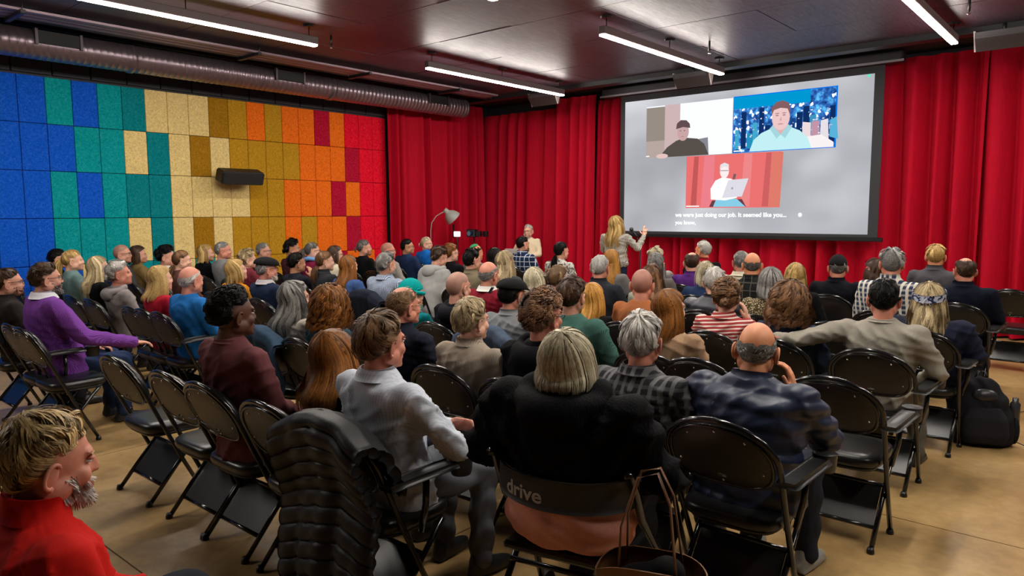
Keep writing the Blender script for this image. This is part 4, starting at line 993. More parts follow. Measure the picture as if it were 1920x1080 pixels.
    f1 = np.sin(16*q[:, 2]+7*np.sin(7*q[:, 0]+ph[0])+4*np.sin(9*q[:, 1]+ph[1])); f2 = np.sin(21*q[:, 0]+9*q[:, 2]*np.sign(q[:, 0])+5*np.sin(11*q[:, 2]+ph[2]))
    amp = {'puffer': .005, 'knit': .005}.get(top[0], .008 if lod == 0 else .006); D = amp*((1-np.abs(f1))**2*1.6+(1-np.abs(f2))**2-.6)*np.clip((1.04-q[:, 2])/.06, 0, 1)
    if top[0] == 'puffer': D = D+.010*np.abs(np.sin(q[:, 2]*38+.6*np.sin(q[:, 0]*9)))
    if top[0] == 'fur': D = D+.014*np.sin(q[:, 2]*23+3*np.sin(q[:, 0]*15+1))*np.sin(q[:, 0]*19+2*np.sin(q[:, 2]*17))
    Vd = V+N*D[:, None]
    if cut: Vd = Vd*np.where((V[:, 2] < cut)[:, None] & (np.abs(V[:, 0]) < .215)[:, None], np.array([.84, .84, 1]), 1.0)
    Vt = up_(Vd); tm = cloth(*top)
    obj(topname, mesh(topname, Vt, F), tm, t)
    if collar:
        V, F = COLLARS[collar]; obj('collar', mesh('collar', up_(V), F), cloth('plain', colc) if colc else tm, t)
    if hood: V, F = HOOD; obj('hood', mesh('hood', up_(V), F), tm, t)
    if scarf: V, F = tube([(.085*math.sin(u_), -.046-.085*math.cos(u_), 1.055+.01*math.sin(3*u_)) for u_ in np.linspace(0, 2*math.pi, 25)[:-1]], .028, 10, closed=True); obj('scarf', mesh('scarf', up_(V), F), cloth('plain', scarf), t)
    # legs
    pm = cloth('denim', trouser); o = obj('trousers', PANTS if not stand else PANTS_ST, pm, t)
    if stand: o.scale = (1, 1, 1)
    for s in (-1, 1):
        o = obj('shoe', SHOE, plain('shoe_leather', shoec, .4), t); o.location = (s*.13, .40, -raise_ if raise_ < .1 else 0) if not stand else (s*.09, -.01, -raise_); o.rotation_euler = (0, 0, -s*.12)
    # hair and hats
    hm = hairmat(hdk, hlt) if style != 'shaved' else skinmat(tuple(x*.55+.02 for x in SKN[skin])); hl = {0: 0, 1: 1, 2: 2}[lod]
    H = hair(style, hl, rg)
    if H is not None: obj('hair', mesh('hair', hd(H[0]), H[1], True, H[2]), hm, t)
    if tailk: V, F, T_ = tail(tailk, hl, rg); obj('hair_bun' if tailk == 'bun' else 'ponytail', mesh('ponytail', hd(V), F, True, T_), hm, t)
    if brd: V, F, T_ = beard(hl, rg); obj('beard', mesh('beard', hd(V), F, True, T_), hairmat(*HCOL[brd]), t)
    if specs: V, F = GLASS; obj('glasses', mesh('glasses', hd(V), F), plain('glasses_frame', (.02, .018, .018) if specs is True else specs, .3), t)
    if hatk:
        hatc = hatc or cloth('plain', (.010, .010, .011))
        V, F = join(hat(hatk)); obj({'ballcap': 'baseball_cap', 'flatcap': 'flat_cap', 'beanie': 'knit_beanie', 'kippah': 'skullcap', 'bandana': 'bandana'}[hatk], mesh('hat', hd(V), F), hatc, t)
    return t, root, hc
# ------------------------------------------------------------------ the audience
BLK = (.004, .004, .005); NAVY = (.012, .02, .05); DGR = (.05, .05, .055); GRY = (.20, .20, .205); LGR = (.36, .36, .35); BEI = (.50, .42, .32); CRM = (.62, .55, .42)
F_ = dict(fem=True, hs=.96)
A = [
 (1, 0, 15, 502, 'bearded man with glasses at far left edge', 'bearded dark-haired man with glasses in black jacket at far left edge', 'p', 'short', 'br', ('plain', (.022, .018, .017)), dict(specs=True, brd='br', topname='jacket', collar='stand', wid=1.05, hy=-.05)),
 (2, 0, 85, 492, 'man in purple sweater', 'man in purple ribbed sweater and glasses, hand on chair arm, at left', 'p', 'short', 'br', ('knit', (.20, .055, .33)), dict(specs=True, pose='rest', brd='gr', wid=1.22, kind='b', collar='shirt', colc=(.7, .7, .75), trouser=(.02, .035, .09), hy=-.02, hyaw=-.12, lod=0, shoec=(.02, .02, .03))),
 (3, 1, 108, 466, 'dark-haired person behind blonde ponytail', 'dark-haired person mostly hidden behind the blonde ponytail woman at left', 'p', 'short', 'bk', ('plain', BLK), dict(hy=.25)),
 (4, 1, 136, 468, 'blonde ponytail woman in teal top', 'blonde woman with ponytail in grey-teal top before blue panels', 'l', 'tied', 'bl', ('plain', (.12, .19, .19)), dict(tailk='pony', **F_)),
 (5, 1, 184, 480, 'long blonde hair woman beside grey hoodie man', 'woman with long straight blonde-brown hair left of grey hoodie man', 'l', 'long', 'gb', ('plain', BLK), dict(**F_)),
 (6, 1, 223, 488, 'white-haired man in grey hoodie', 'white-haired man in grey hoodie looking up in profile at left', 'r', 'mess', 'wh', ('plain', (.24, .21, .21)), dict(hood=True, hpitch=.1, wid=1.05)),
 (7, 2, 229, 459, 'bald man with glasses before teal panels', 'bald man with glasses seated before the teal wall panels', 'p', 'shaved', 'dg', ('plain', DGR), dict(specs=True, hy=-.15)),
 (8, 2, 259, 460, 'dark bob woman in olive top', 'woman with dark brown bob and olive top before cream panel', 'p', 'bob', 'br', ('plain', (.22, .14, .05)), dict(hy=.12, **F_)),
 (9, 2, 312, 461, 'dark curly-haired person', 'person with dark curly hair in white top seated near left wall', 'p', 'curly', 'bk', ('plain', (.5, .47, .42)), dict(hy=.2)),
 (10, 2, 341, 469, 'brown-haired woman with bun near left', 'brown-haired woman with tied-up hair in profile behind the blonde in red', 'l', 'tied', 'cb', ('plain', (.10, .04, .03)), dict(tailk='lowpony', **F_)),
 (11, 1, 300, 497, 'blonde woman in red top', 'woman with shoulder-length blonde hair in bright red top', 'l', 'mid', 'bl', ('plain', (.42, .012, .03)), dict(**F_)),
 (12, 1, 357, 499, 'bald man in blue jacket', 'balding white-haired man in bright blue jacket seen in profile', 'r', 'horseshoe', 'wh', ('plain', (.012, .12, .36)), dict(wid=1.18, kind='b', topname='jacket')),
 (13, 3, 386, 458, 'smiling blond bob woman in black', 'smiling woman with blond-brown bob in black top before ochre panels', 'l', 'bob', 'bl', ('plain', BLK), dict(**F_)),
 (14, 3, 418, 453, 'grey crew-cut man in grey shirt', 'man with short grey hair and grey shirt before cream panels', 'r', 'buzz', 'gr', ('plain', GRY), dict()),
 (15, 2, 443, 485, 'blonde bob woman in mustard top', 'woman with blonde bob in mustard orange top looking up', 'l', 'bob', 'bl', ('plain', (.52, .20, .012)), dict(hpitch=.15, **F_)),
 (16, 3, 465, 467, 'curly blonde woman behind flat cap', 'curly blonde woman half hidden behind the flat cap man', 'l', 'curly', 'gb', ('plain', (.14, .02, .03)), dict(**F_)),
 (17, 0, 437, 535, 'man in maroon sweater', 'young man with short black afro in maroon sweater, near left', 'b', 'afro', 'bk', ('plain', (.12, .038, .042)), dict(wid=1.12, lod=0, collar='crew', hyaw=-.08, trouser=(.32, .2, .1), hy=-.1, hroll=.0, byaw=.05)),
 (18, 4, 494, 455, 'grey-haired glasses man in maroon', 'grey-haired man with glasses in maroon plaid shirt near wall', 'p', 'short', 'gr', ('plaid', (.10, .015, .02), (.25, .06, .06)), dict(specs=True, wid=1.05)),
 (19, 2, 500, 479, 'flat cap man in navy jacket', 'man in black leather flat cap and navy jacket with pale collar', 'r', 'hat', 'gr', ('plain', NAVY), dict(hatk='flatcap', specs=True, wid=1.12, brd='wh', collar='shirt', colc=(.5, .45, .47), topname='jacket')),
 (20, 4, 548, 448, 'dark curly man before orange panels', 'dark curly-haired man in black before the orange panels', 't', 'curly', 'bk', ('plain', (.06, .015, .02)), dict()),
 (21, 4, 586, 454, 'grey ponytail woman in maroon', 'woman with grey ponytail and glasses in maroon and blue top', 'l', 'tied', 'dg', ('plain', (.20, .012, .05)), dict(tailk='pony', specs=True, scarf=(.15, .3, .6), **F_)),
 (22, 3, 556, 473, 'young man in black tee', 'young man with short black hair in black top, hand raised', 't', 'short', 'bk', ('plain', (.012, .013, .02)), dict(pose='chin', hyaw=-.15)),
 (23, 3, 609, 470, 'brown tied-hair woman in dark jacket', 'woman with tied brown hair in dark jacket with white stripes', 'l', 'tied', 'cb', ('stripe', (.02, .022, .026), (.03, .03, .035)), dict(tailk='lowpony', topname='jacket', collar='stand', **F_)),
 (24, 4, 629, 460, 'dark-fringed woman with glasses', 'woman with dark hair, fringe and glasses in cream top', 'l', 'bob', 'br', ('plain', CRM), dict(specs=True, **F_)),
 (25, 3, 654, 478, 'long brown hair woman in blue top', 'woman with long straight light-brown hair in blue top', 'l', 'vlong', 'au', ('plain', (.05, .10, .26)), dict(**F_)),
 (26, 5, 683, 449, 'man with tied hair and beard', 'bearded man with tied-back dark hair in black jacket before red panels', 'p', 'tied', 'dg', ('plain', BLK), dict(tailk='bun', brd='br', topname='jacket')),
 (27, 5, 728, 455, 'bald man behind blue check shirt', 'bald man with glasses behind the grey-haired man in blue check', 'r', 'shaved', 'dg', ('plain', (.30, .28, .26)), dict(specs=True)),
 (28, 3, 725, 472, 'grey-haired man in blue check shirt', 'grey-haired bearded man in blue and white check shirt', 'p', 'thick', 'gr', ('check', (.045, .075, .16), (.42, .48, .58)), dict(wid=1.15, kind='b', brd='gr', topname='shirt', collar='shirt')),
 (29, 6, 764, 448, 'dark-haired glasses man in navy', 'dark-haired man with glasses in navy sweater before the red curtain', 't', 'short', 'bk', ('plain', (.012, .025, .07)), dict(specs=True, wid=1.1)),
 (30, 7, 800, 444, 'blond-grey haired woman in bright blue', 'woman with blond-grey tied hair and glasses in bright blue jacket', 'l', 'tied', 'wb', ('plain', (.008, .13, .5)), dict(specs=True, tailk='bun', topname='jacket', **F_)),
 (31, 4, 824, 462, 'man in pale grey hoodie looking down', 'dark-haired man in pale grey hoodie looking down', 'p', 'mess', 'br', ('plain', LGR), dict(lean=.3, hpitch=-.3, wid=1.1, hood=True)),
 (32, 5, 846, 456, 'short-haired woman with glasses in black', 'woman with short reddish hair and glasses in black jacket', 'l', 'pixie', 'au', ('plain', BLK), dict(specs=True, topname='jacket', **F_)),
 (33, 2, 772, 522, 'person in teal beanie', 'person in teal knitted beanie, glasses and teal jacket', 'l', 'hat', 'gr', ('plain', (.0, .15, .17)), dict(hatk='beanie', hatc=cloth('knit', (.0, .33, .32)), specs=(.3, .2, .05), scarf=(.1, .25, .25), topname='jacket', hyaw=-.25, **F_)),
 (34, 1, 758, 536, 'balding glasses man in navy jacket', 'man with thinning brown hair and glasses in navy jacket', 'r', 'thin', 'lb', ('plain', (.012, .014, .026)), dict(specs=(.3, .2, .05), wid=1.05, lod=0, collar='stand', topname='jacket', hyaw=-.15)),
 (35, 2, 860, 510, 'shaved-head man in black hoodie', 'man with shaved head in black hoodie, middle left', 'p', 'shaved', 'br', ('plain', (.008, .008, .012)), dict(hood=True, hyaw=-.05, wid=1.02, lod=0)),
 (36, 1, 553, 525, 'long grey hair woman with hair clip', 'woman with long grey hair held by clip, glasses, white sweater', 'l', 'wavy', 'gr', ('plain', (.52, .46, .38)), dict(specs=(.3, .05, .05), lod=0, hyaw=-.2, **F_)),
 (37, 1, 621, 536, 'curly auburn hair woman', 'woman with voluminous curly auburn hair and teal top', 'l', 'bigcurl', 'au', ('plain', (.02, .05, .07)), dict(lod=0, hyaw=.2, **F_)),
 (38, 0, 626, 616, 'auburn-haired woman in black hoodie', 'woman with straight shoulder-length auburn hair in black hoodie', 'l', 'wide', 'au', ('plain', (.0035, .0035, .004)), dict(lod=0, hood=True, hyaw=.15, wid=1.0, hy=.1, topname='hoodie', **F_)),
 (39, 0, 716, 584, 'man in pale blue shirt with arms crossed', 'brown-haired man in pale blue-white collared shirt with arms crossed', 'r', 'swept', 'lb', ('check', (.46, .50, .58), (.58, .61, .68)), dict(lod=0, pose='cross', wid=1.14, collar='shirt', topname='shirt', trouser=(.10, .105, .12), hyaw=-.05, byaw=-.03)),
 (40, 6, 893, 456, 'man in green skullcap', 'man in green skullcap leaning his head in the front rows', 'o', 'hat', 'br', ('plain', (.16, .14, .13)), dict(hatk='kippah', hatc=cloth('knit', (.04, .3, .12)), hyaw=-.3)),
 (41, 4, 886, 466, 'dark-haired man in olive jacket', 'dark-haired man in olive khaki jacket, middle left', 'p', 'thick', 'bk', ('plain', (.19, .155, .10)), dict(wid=1.1, topname='jacket', collar='stand', hyaw=-.2)),
 (42, 5, 929, 464, 'dark long hair woman beyond olive jacket', 'woman with long dark hair right of the olive jacket man', 'l', 'long', 'bk', ('plain', BLK), dict(**F_)),
 (43, 4, 948, 469, 'long ash-blonde hair woman', 'woman with long ash-blonde hair in dark grey top', 'l', 'wavy', 'gb', ('plain', (.05, .05, .065)), dict(**F_)),
 (44, 7, 981, 443, 'bearded man in navy windowpane shirt', 'bearded dark-haired man in navy windowpane check shirt by the presenter', 'p', 'short', 'bk', ('window', (.012, .025, .07), (.55, .6, .7)), dict(brd='bk', wid=1.12, topname='shirt', collar='shirt', hyaw=-.35)),
 (46, 6, 1053, 453, 'black-haired person in patterned top', 'person with black tied hair in patterned grey and white top', 'p', 'tied', 'bk', ('pattern', (.12, .11, .10), (.55, .52, .47)), dict(tailk='lowpony', lean=.05)),
 (47, 3, 917, 490, 'balding man in dark red sweater', 'balding man with grey fringe, dark red sweater and black strap', 'r', 'horseshoe', 'gr', ('plain', (.20, .010, .022)), dict(collar='shirt', colc=(.7, .68, .64), hyaw=.0, wid=1.1, lod=0)),
 (48, 3, 1003, 500, 'long platinum hair woman', 'woman with long pale platinum hair seen from behind', 'l', 'long', 'wb', ('plain', (.03, .03, .04)), dict(**F_)),
 (49, 4, 1047, 496, 'wavy light-brown hair woman', 'woman with wavy light-brown hair in dark top, centre', 'l', 'fluff', 'lb', ('plain', (.02, .02, .025)), dict(**F_)),
 (50, 2, 961, 517, 'man in black cap and grey shirt', 'man in black cap and grey shirt seen from behind', 'r', 'hat', 'bk', ('plain', (.23, .24, .25)), dict(hatk='flatcap', wid=1.1, topname='shirt', collar='stand', lod=0, hyaw=-.1)),
 (51, 2, 1074, 519, 'dark-haired man in green sweater', 'man with dark brown hair in green sweater seen from behind', 'p', 'thick', 'br', ('knit', (.055, .14, .115)), dict(wid=1.18, kind='b', specs=True, lod=0, hyaw=.12)),
 (52, 3, 1112, 529, 'golden blonde woman in black', 'woman with long golden blonde hair in black jacket, centre', 'l', 'mid', 'st', ('plain', (.005, .005, .006)), dict(**F_)),
 (53, 4, 1126, 478, 'white-haired man in dark vest', 'white-haired man in black denim jacket, centre', 'r', 'short', 'wh', ('denim', (.02, .022, .03)), dict(wid=1.15, topname='jacket', collar='stand')),
 (54, 5, 1147, 467, 'long strawberry-blonde woman', 'woman with long strawberry-blonde hair in grey short-sleeved top', 'l', 'vlong', 'st', ('plain', (.17, .16, .16)), dict(**F_)),
 (56, 3, 1205, 505, 'shaved man in rust sweater', 'man with shaved head in rust orange knitted sweater', 'r', 'shaved', 'br', ('knit', (.40, .135, .05)), dict(wid=1.05, lod=0)),
 (57, 1, 886, 558, 'short blonde-streaked hair woman in beige', 'woman with short blonde-streaked hair in beige sweater', 'l', 'pixie', 'gb', ('knit', (.42, .345, .27)), dict(lod=0, wid=1.1, collar='turtle', hyaw=-.15, **F_)),
 (58, 1, 1021, 543, 'curly-haired man in black hoodie', 'man with thick curly brown hair in black hoodie, centre', 'r', 'curly', 'cb', ('plain', (.006, .006, .008)), dict(lod=0, hood=True, wid=1.12, specs=True, hyaw=-.1, topname='hoodie')),
 (59, 0, 1064, 615, 'woman in black fur jacket', 'grey-haired woman in black plush jacket on a rolling walker seat', 'l', 'bobshort', 'wb', ('fur', (.003, .003, .004)), dict(lod=0, wid=1.3, kind='b', pose='wide', hy=.12, raise_=.05, cut=.70, topname='jacket', hyaw=.32, byaw=.2, hood=True, shrug=.05, trouser=(.02, .02, .025), **F_)),
 (60, 1, 1205, 586, 'white-haired man in grey plaid shirt', 'white-haired man in grey plaid overshirt seen from behind', 'r', 'swept', 'wh', ('plaid', (.028, .028, .033), (.16, .16, .165)), dict(lod=0, wid=1.12, topname='shirt', collar='shirt', hyaw=.25)),
 (61, 2, 1257, 541, 'auburn-haired woman in tan coat', 'woman with long auburn hair in tan coat, face turned right', 'l', 'mid', 'au', ('plain', (.36, .225, .135)), dict(lod=0, hyaw=-.45, topname='coat', collar='stand', **F_)),
 (62, 6, 1231, 463, 'curly blonde person in front rows', 'person with short curly pale blonde hair right of standing woman', 'l', 'curly', 'wb', ('plain', (.3, .28, .27)), dict(**F_)),
 (63, 5, 1231, 473, 'very long grey hair woman', 'woman with very long straight grey hair in grey-brown top', 'l', 'vlong', 'gr', ('plain', (.14, .12, .11)), dict(**F_)),
 (64, 4, 1223, 494, 'brown wavy hair woman behind rust sweater', 'woman with long brown wavy hair beyond the rust sweater man', 'l', 'wavy', 'cb', ('plain', (.3, .3, .24)), dict(**F_)),
 (65, 7, 1318, 451, 'white-haired man turned left', 'white-haired man in black and red jacket turned to the left', 'o', 'short', 'wh', ('plain', (.005, .005, .006)), dict(hyaw=1.35, byaw=.5, collar='stand', colc=(.3, .01, .02), topname='jacket')),
 (66, 6, 1298, 472, 'balding dark-haired man in purple', 'balding dark-haired man in purple shirt, front rows', 'p', 'thin', 'br', ('plain', (.09, .022, .17)), dict(topname='shirt', collar='stand')),
 (67, 5, 1323, 489, 'pale blonde bob woman in navy', 'woman with pale blonde bob in navy top, middle right', 'l', 'bob', 'wb', ('plain', (.02, .04, .10)), dict(**F_)),
 (68, 4, 1341, 500, 'white-haired person in dark puffer', 'person with short white hair in dark grey puffer jacket', 'l', 'thick', 'wh', ('puffer', (.04, .042, .055)), dict(topname='jacket', collar='stand', wid=1.15)),
 (69, 6, 1390, 470, 'grey-haired man in cream shirt', 'grey-haired man in cream shirt beyond the dark plaid man', 'r', 'short', 'gr', ('plain', CRM), dict(topname='shirt', collar='shirt')),
 (70, 5, 1411, 473, 'bald tanned man in dark plaid', 'bald tanned man with glasses in dark plaid shirt', 'o', 'horseshoe', 'dg', ('window', (.014, .014, .014), (.09, .09, .07)), dict(specs=(.4, .4, .4), topname='shirt', collar='stand')),
 (71, 3, 1363, 522, 'curly bun woman in red striped shirt', 'woman with curly brown bun in red and white striped shirt', 'l', 'curly', 'cb', ('stripe', (.36, .045, .045), (.75, .62, .55)), dict(lod=0, tailk='bun', topname='shirt', collar='shirt', pose='chin', **F_)),
 (72, 4, 1446, 500, 'grey bob woman in leopard top', 'woman with grey bob in spotted leopard print top', 'l', 'bob', 'gr', ('leopard', (.08, .06, .03), (.66, .56, .36)), dict(lod=0, hyaw=.3, **F_)),
 (73, 5, 1492, 492, 'blonde-streaked woman in black', 'woman with blonde-streaked shoulder hair in black jacket', 'l', 'mid', 'bl', ('plain', (.006, .006, .007)), dict(**F_)),
 (74, 3, 1481, 528, 'big curly hair woman in denim', 'woman with big curly brown hair in dark blue denim jacket', 'l', 'bigcurl', 'cb', ('denim', (.03, .045, .09)), dict(lod=0, topname='jacket', **F_)),
 (75, 1, 1420, 603, 'bald man in navy vest', 'bald grey-fringed man in navy padded vest, hand at his cheek', 'o', 'horseshoe', 'gr', ('puffer', (.015, .024, .06)), dict(lod=0, wid=1.22, kind='b', pose='chin', topname='vest', collar='stand', hyaw=.25, hpitch=-.12, lean=.08, trouser=(.02, .022, .03), shoec=(.25, .24, .22), hroll=.06)),
 (76, 6, 1572, 476, 'man in black baseball cap', 'man in black baseball cap and black jacket, right', 'r', 'hat', 'dg', ('plain', (.005, .005, .008)), dict(hatk='ballcap', wid=1.15, topname='jacket', collar='stand', hyaw=.35)),
 (77, 7, 1640, 484, 'brown-haired woman beyond plaid man', 'woman with wavy brown hair mostly hidden beyond plaid shirt man', 'l', 'wavymid', 'br', ('plain', BLK), dict(**F_)),
 (78, 5, 1673, 465, 'grey curly man in blue white plaid', 'man with curly grey hair in blue, black and white plaid shirt', 'r', 'mess', 'gr', ('plaid', (.03, .05, .10), (.72, .68, .6)), dict(wid=1.12, topname='shirt', collar='stand', hyaw=.3)),
 (79, 7, 1756, 457, 'yellow-blond man in grey fleece', 'man with yellow-blond hair in grey fleece jacket, far right', 'o', 'thick', 'bl', ('plain', (.075, .072, .08)), dict(wid=1.1, topname='jacket', collar='stand', specs=(.5, .5, .5), hyaw=.1)),
 (80, 6, 1810, 482, 'balding dark-haired man in navy jacket', 'balding dark-haired man with glasses in dark navy jacket, far right', 'r', 'thin', 'br', ('plain', (.005, .007, .016)), dict(wid=1.2, topname='jacket', collar='stand', specs=True, hyaw=.45)),
 (81, 3, 1660, 523, 'man in grey sweater with arm out', 'dark-haired man in pale grey sweater, left arm stretched along chair', 'r', 'short', 'bk', ('plain', (.30, .275, .23)), dict(lod=0, pose='reach', wid=1.15, collar='crew', trouser=(.12, .11, .09), hyaw=.15)),
 (82, 4, 1744, 527, 'long-haired person in bandana', 'person with long wavy blond hair and blue bandana in navy top', 'l', 'wavy', 'gb', ('plain', (.013, .016, .034)), dict(lod=0, hatk='bandana', hatc=cloth('pattern', (.012, .02, .06), (.4, .42, .5)), hyaw=.1, wid=1.25, kind='b', **F_)),
]
ROWY = {r: CHY[r]-.02 for r in CHY}
FAR = 3
SEATED = []
for (pid, row, u, v, short, label, skin, sty, hc_, top, op) in A:
    op = dict(op); dy = op.pop('hy', 0.0); lod = op.pop('lod', 1 if row <= 3 else 2)
    lean = op.get('lean', 0.0)
    lean = op.setdefault('lean', -.09); hy = CHY[row]+.10+dy+.62*math.sin(lean); p = aty(u, v, hy)
    zt_ = p[2]
    op.setdefault('byaw', 0.0)
    t, root, hc2 = person(pid, label, p[0], hy, zt_, skin, sty, hc_, top, lod=lod, **op)
    SEATED.append((pid, row, root, short))
# chairs: one under each sitter, plus the empty ones
ARMED = {75: 1, 81: 1, 82: 1, 80: 1, 2: 1, 39: 1, 17: -1, 12: 1}
for pid, row, root, short in SEATED:
    if pid == 59: continue
    chair('black padded folding chair under the %s' % short, root[0], CHY[row] if row != 0 else CHY[0], 0, ARMED.get(pid, 0), small=row >= 5)
EMPTY = [(0, 150, 'empty black folding chair nearest the purple sweater man', 0), (0, 0, 0, 0)]
for (u, v, row, lab, am) in (
    (203, 668, 0, 'empty black folding chair, first one right of the purple sweater man', 0), (300, 697, 0, 'empty black folding chair just left of the maroon sweater man', 1),
    (1553, 706, 2, 'empty black folding chair with cup holder right of navy vest man', 1), (1300, 692, 2, 'empty black folding chair left of the navy vest man', 0),
    (1878, 545, 7, 'empty black folding chair alone at far right by curtain', 0), (1560, 583, 4, 'empty black folding chair behind the black cap man', 0),
    (262, 588, 1, 'empty black folding chair left of the blonde in red', 0),
    (480, 585, 2, 'empty black folding chair right of the navy flat cap man', 0), (35, 622, 0, 'empty black folding chair at the far left edge', 0),
    (975, 505, 4, 'empty black folding chair beside the ash-blonde woman', 0)):
    y = CHY[row]; p = atz(u, v, .87); x = aty(u, v, y-.26)[0]
    chair(lab, x, y if row != 7 else 9.25, 0, am)
# the man in the red jacket at the lower left corner
hp = aty(88, 772, .60)
t, root, _ = person(83, 'grey-blond bearded man in red jacket with raised collar, lower left corner', hp[0], .60, hp[2], 'r', 'swept', 'gd', ('plain', (.55, .012, .008)), lod=0, wid=1.15, kind='b', collar='high', topname='jacket', brd='wh', hyaw=-.12, hpitch=-.08, lean=.05)
chair('black padded folding chair under the man in the red jacket', root[0], .82)
# presenter seated before the curtain
hp = aty(990, 421, 10.55)
stool_h = hp[2]-1.27
pt, proot, phc = person(45, 'presenter with white hair and glasses seated facing audience in cream sweater', hp[0], 10.55, hp[2], 'l', 'short', 'wh', ('plain', (.72, .6, .42)), pose='mic', lod=1, byaw=math.radians(-158), hyaw=math.radians(-165), specs=True, brd='wh', raise_=stool_h, trouser=(.05, .1, .2))
SZ = .45+stool_h
st = thing('tall_stool', 'dark tall stool under the seated presenter', 'stool', (proot[0], proot[1], 0), 0)
V, F = loft([(0, 0, SZ-.05, .17, .17), (0, 0, SZ-.04, .19, .19), (0, 0, SZ-.01, .19, .19), (0, 0, SZ, .17, .17)], 24); obj('seat', mesh('seat', V, F, False), M_VINYL, st)
for q in range(4):
    a = q*math.pi/2+.4; V, F = tube([(.13*math.cos(a), .13*math.sin(a), SZ-.05), (.2*math.cos(a), .2*math.sin(a), 0)], .014, 8); obj('leg', mesh('leg', V, F), M_FRAME, st)
V, F = tube([(.17*math.cos(a), .17*math.sin(a), .25) for a in np.linspace(0, 6.28, 25)[:-1]], .01, 8, closed=True); obj('foot_ring', mesh('foot_ring', V, F), M_FRAME, st)
def local(t, p): return np.array(t.location)+rz(t.rotation_euler[2]) @ np.array(p)
mp = local(pt, (.03, .25, .97)); 
mc = thing('handheld_microphone', 'black handheld microphone held by the seated presenter', 'microphone', tuple(mp), math.radians(-158))
V, F = tube([(.03, .02, -.12), (0, 0, 0)], [.012, .016], 12); obj('handle', mesh('handle', V, F), M_BLACK, mc)
V, F = ell((-.006, -.003, .022), (.025, .025, .028), 14, 8); obj('grille_head', mesh('grille_head', V, F), plain('mic_grille', (.05, .05, .055), .5, .5), mc)
lp_ = local(pt, (.12, .33, .62)); 
lt = thing('laptop', 'open pale silver laptop on the lap of the seated presenter', 'laptop', tuple(lp_), math.radians(-158))
V, F = join([box(-.16, .16, -.11, .11, 0, .014, .004)]); obj('keyboard_base', mesh('keyboard_base', V, F, False), plain('silver_laptop', (.6, .62, .65), .35, .3), lt)
V, F = join([box(-.16, .16, -.004, .004, 0, .22, .003)]); V = V @ rx(.35*-1).T+np.array([0, .11, .014]); obj('lid', mesh('lid', V, F, False), plain('silver_laptop', (.6, .62, .65), .35, .3), lt)
# standing questioner
hp = aty(1156, 404, 9.15)
sw_, sroot, shc = person(55, 'standing blonde woman in houndstooth sweater with one hand raised', hp[0], 9.15, hp[2], 'l', 'wavy', 'bl', ('tweed', (.035, .032, .032), (.66, .62, .55)), pose='stand', lod=0, byaw=.25, hyaw=-.1, raise_=.445, fem=True, wid=1.02, trouser=(.012, .02, .045), hpitch=.05)
ms = thing('microphone_stand', 'black microphone stand with angled mic beside the standing woman', 'microphone stand', tuple(np.append(aty(1200, 500, 9.5)[:2], 0)), 0)
V, F = tube([(0, 0, .02), (0, 0, 1.22)], .012, 10); obj('pole', mesh('pole', V, F), M_BLACK, ms)
V, F = tube([(0, 0, 0), (0, 0, .018), (0, 0, .025)], [.15, .15, .05], 24); obj('base', mesh('base', V, F, False), M_BLACK, ms)
V, F = tube([(.0, 0, 1.2), (-.08, 0, 1.33)], .010, 8); obj('boom', mesh('boom', V, F), M_BLACK, ms)
V, F = tube([(-.05, 0, 1.30), (-.14, 0, 1.40)], [.014, .019], 10); g = obj('microphone', mesh('microphone', V, F), M_BLACK, ms)
V, F = ell((-.157, 0, 1.42), (.032, .03, .034), 14, 8); obj('grille_head', mesh('grille_head', V, F), plain('mic_grille', (.05, .05, .055), .5, .5), g)
# ------------------------------------------------------------------ gear by the curtain corner
fl_ = thing('floor_lamp', 'grey bell-shaded gooseneck floor lamp by the left curtain', 'lamp', (-9.95, 9.35, 0))
V, F = tube([(0, 0, 0), (0, 0, .03), (0, 0, .04)], [.14, .14, .03], 24); obj('base', mesh('base', V, F, False), plain('grey_lamp', (.28, .28, .27), .45), fl_)
V, F = tube([(0, 0, .03), (0, 0, 1.35), (.01, .02, 1.5), (.05, .1, 1.62), (.09, .2, 1.68), (.1, .27, 1.70)], .009, 8); obj('gooseneck', mesh('gooseneck', V, F), plain('grey_lamp', (.28, .28, .27), .45), fl_)
prof = [(.0, .045), (.03, .05), (.07, .055), (.09, .075), (.12, .105), (.17, .135), (.22, .15), (.25, .152)]
ax = np.array([.35, .62, -.70]); ax /= np.linalg.norm(ax); a0 = np.array([.1, .27, 1.74])
V1, F1 = tube([a0+ax*d for d, _ in prof], [r for _, r in prof], 24, cap=False); V2, F2 = tube([a0+ax*d for d, _ in prof[::-1]], [r*.96 for _, r in prof[::-1]], 24, cap=False)
V, F = join([(V1, F1), (V2, F2), tube([a0-ax*.004, a0+ax*.004], .045, 24)]); obj('lamp_shade', mesh('lamp_shade', V, F), plain('grey_shade', (.33, .33, .31), .45), fl_)
p = aty(857, 438, 10.05)
cs = thing('lit_camera_stand', 'black stand with a bright white light block by the curtain', 'light stand', (p[0], 10.05, 0))
V, F = tube([(0, 0, 0), (0, 0, 1.24)], .012, 8); obj('pole', mesh('pole', V, F), M_BLACK, cs)
for q in range(3): a = q*2.09+.3; V, F = tube([(0, 0, .45), (.3*math.cos(a), .3*math.sin(a), .01)], .01, 8); obj('leg', mesh('leg', V, F), M_BLACK, cs)
V, F = join([box(-.07, .07, -.03, .03, 1.22, 1.32, .01)]); obj('light_block', mesh('light_block', V, F, False), emit('white_led_block', (.9, .95, 1), 1.6), cs)
V, F = join([box(-.11, -.08, -.02, .02, 1.2, 1.46, .005)]); obj('upright_arm', mesh('upright_arm', V, F, False), M_BLACK, cs)
p = aty(889, 437, 10.3)
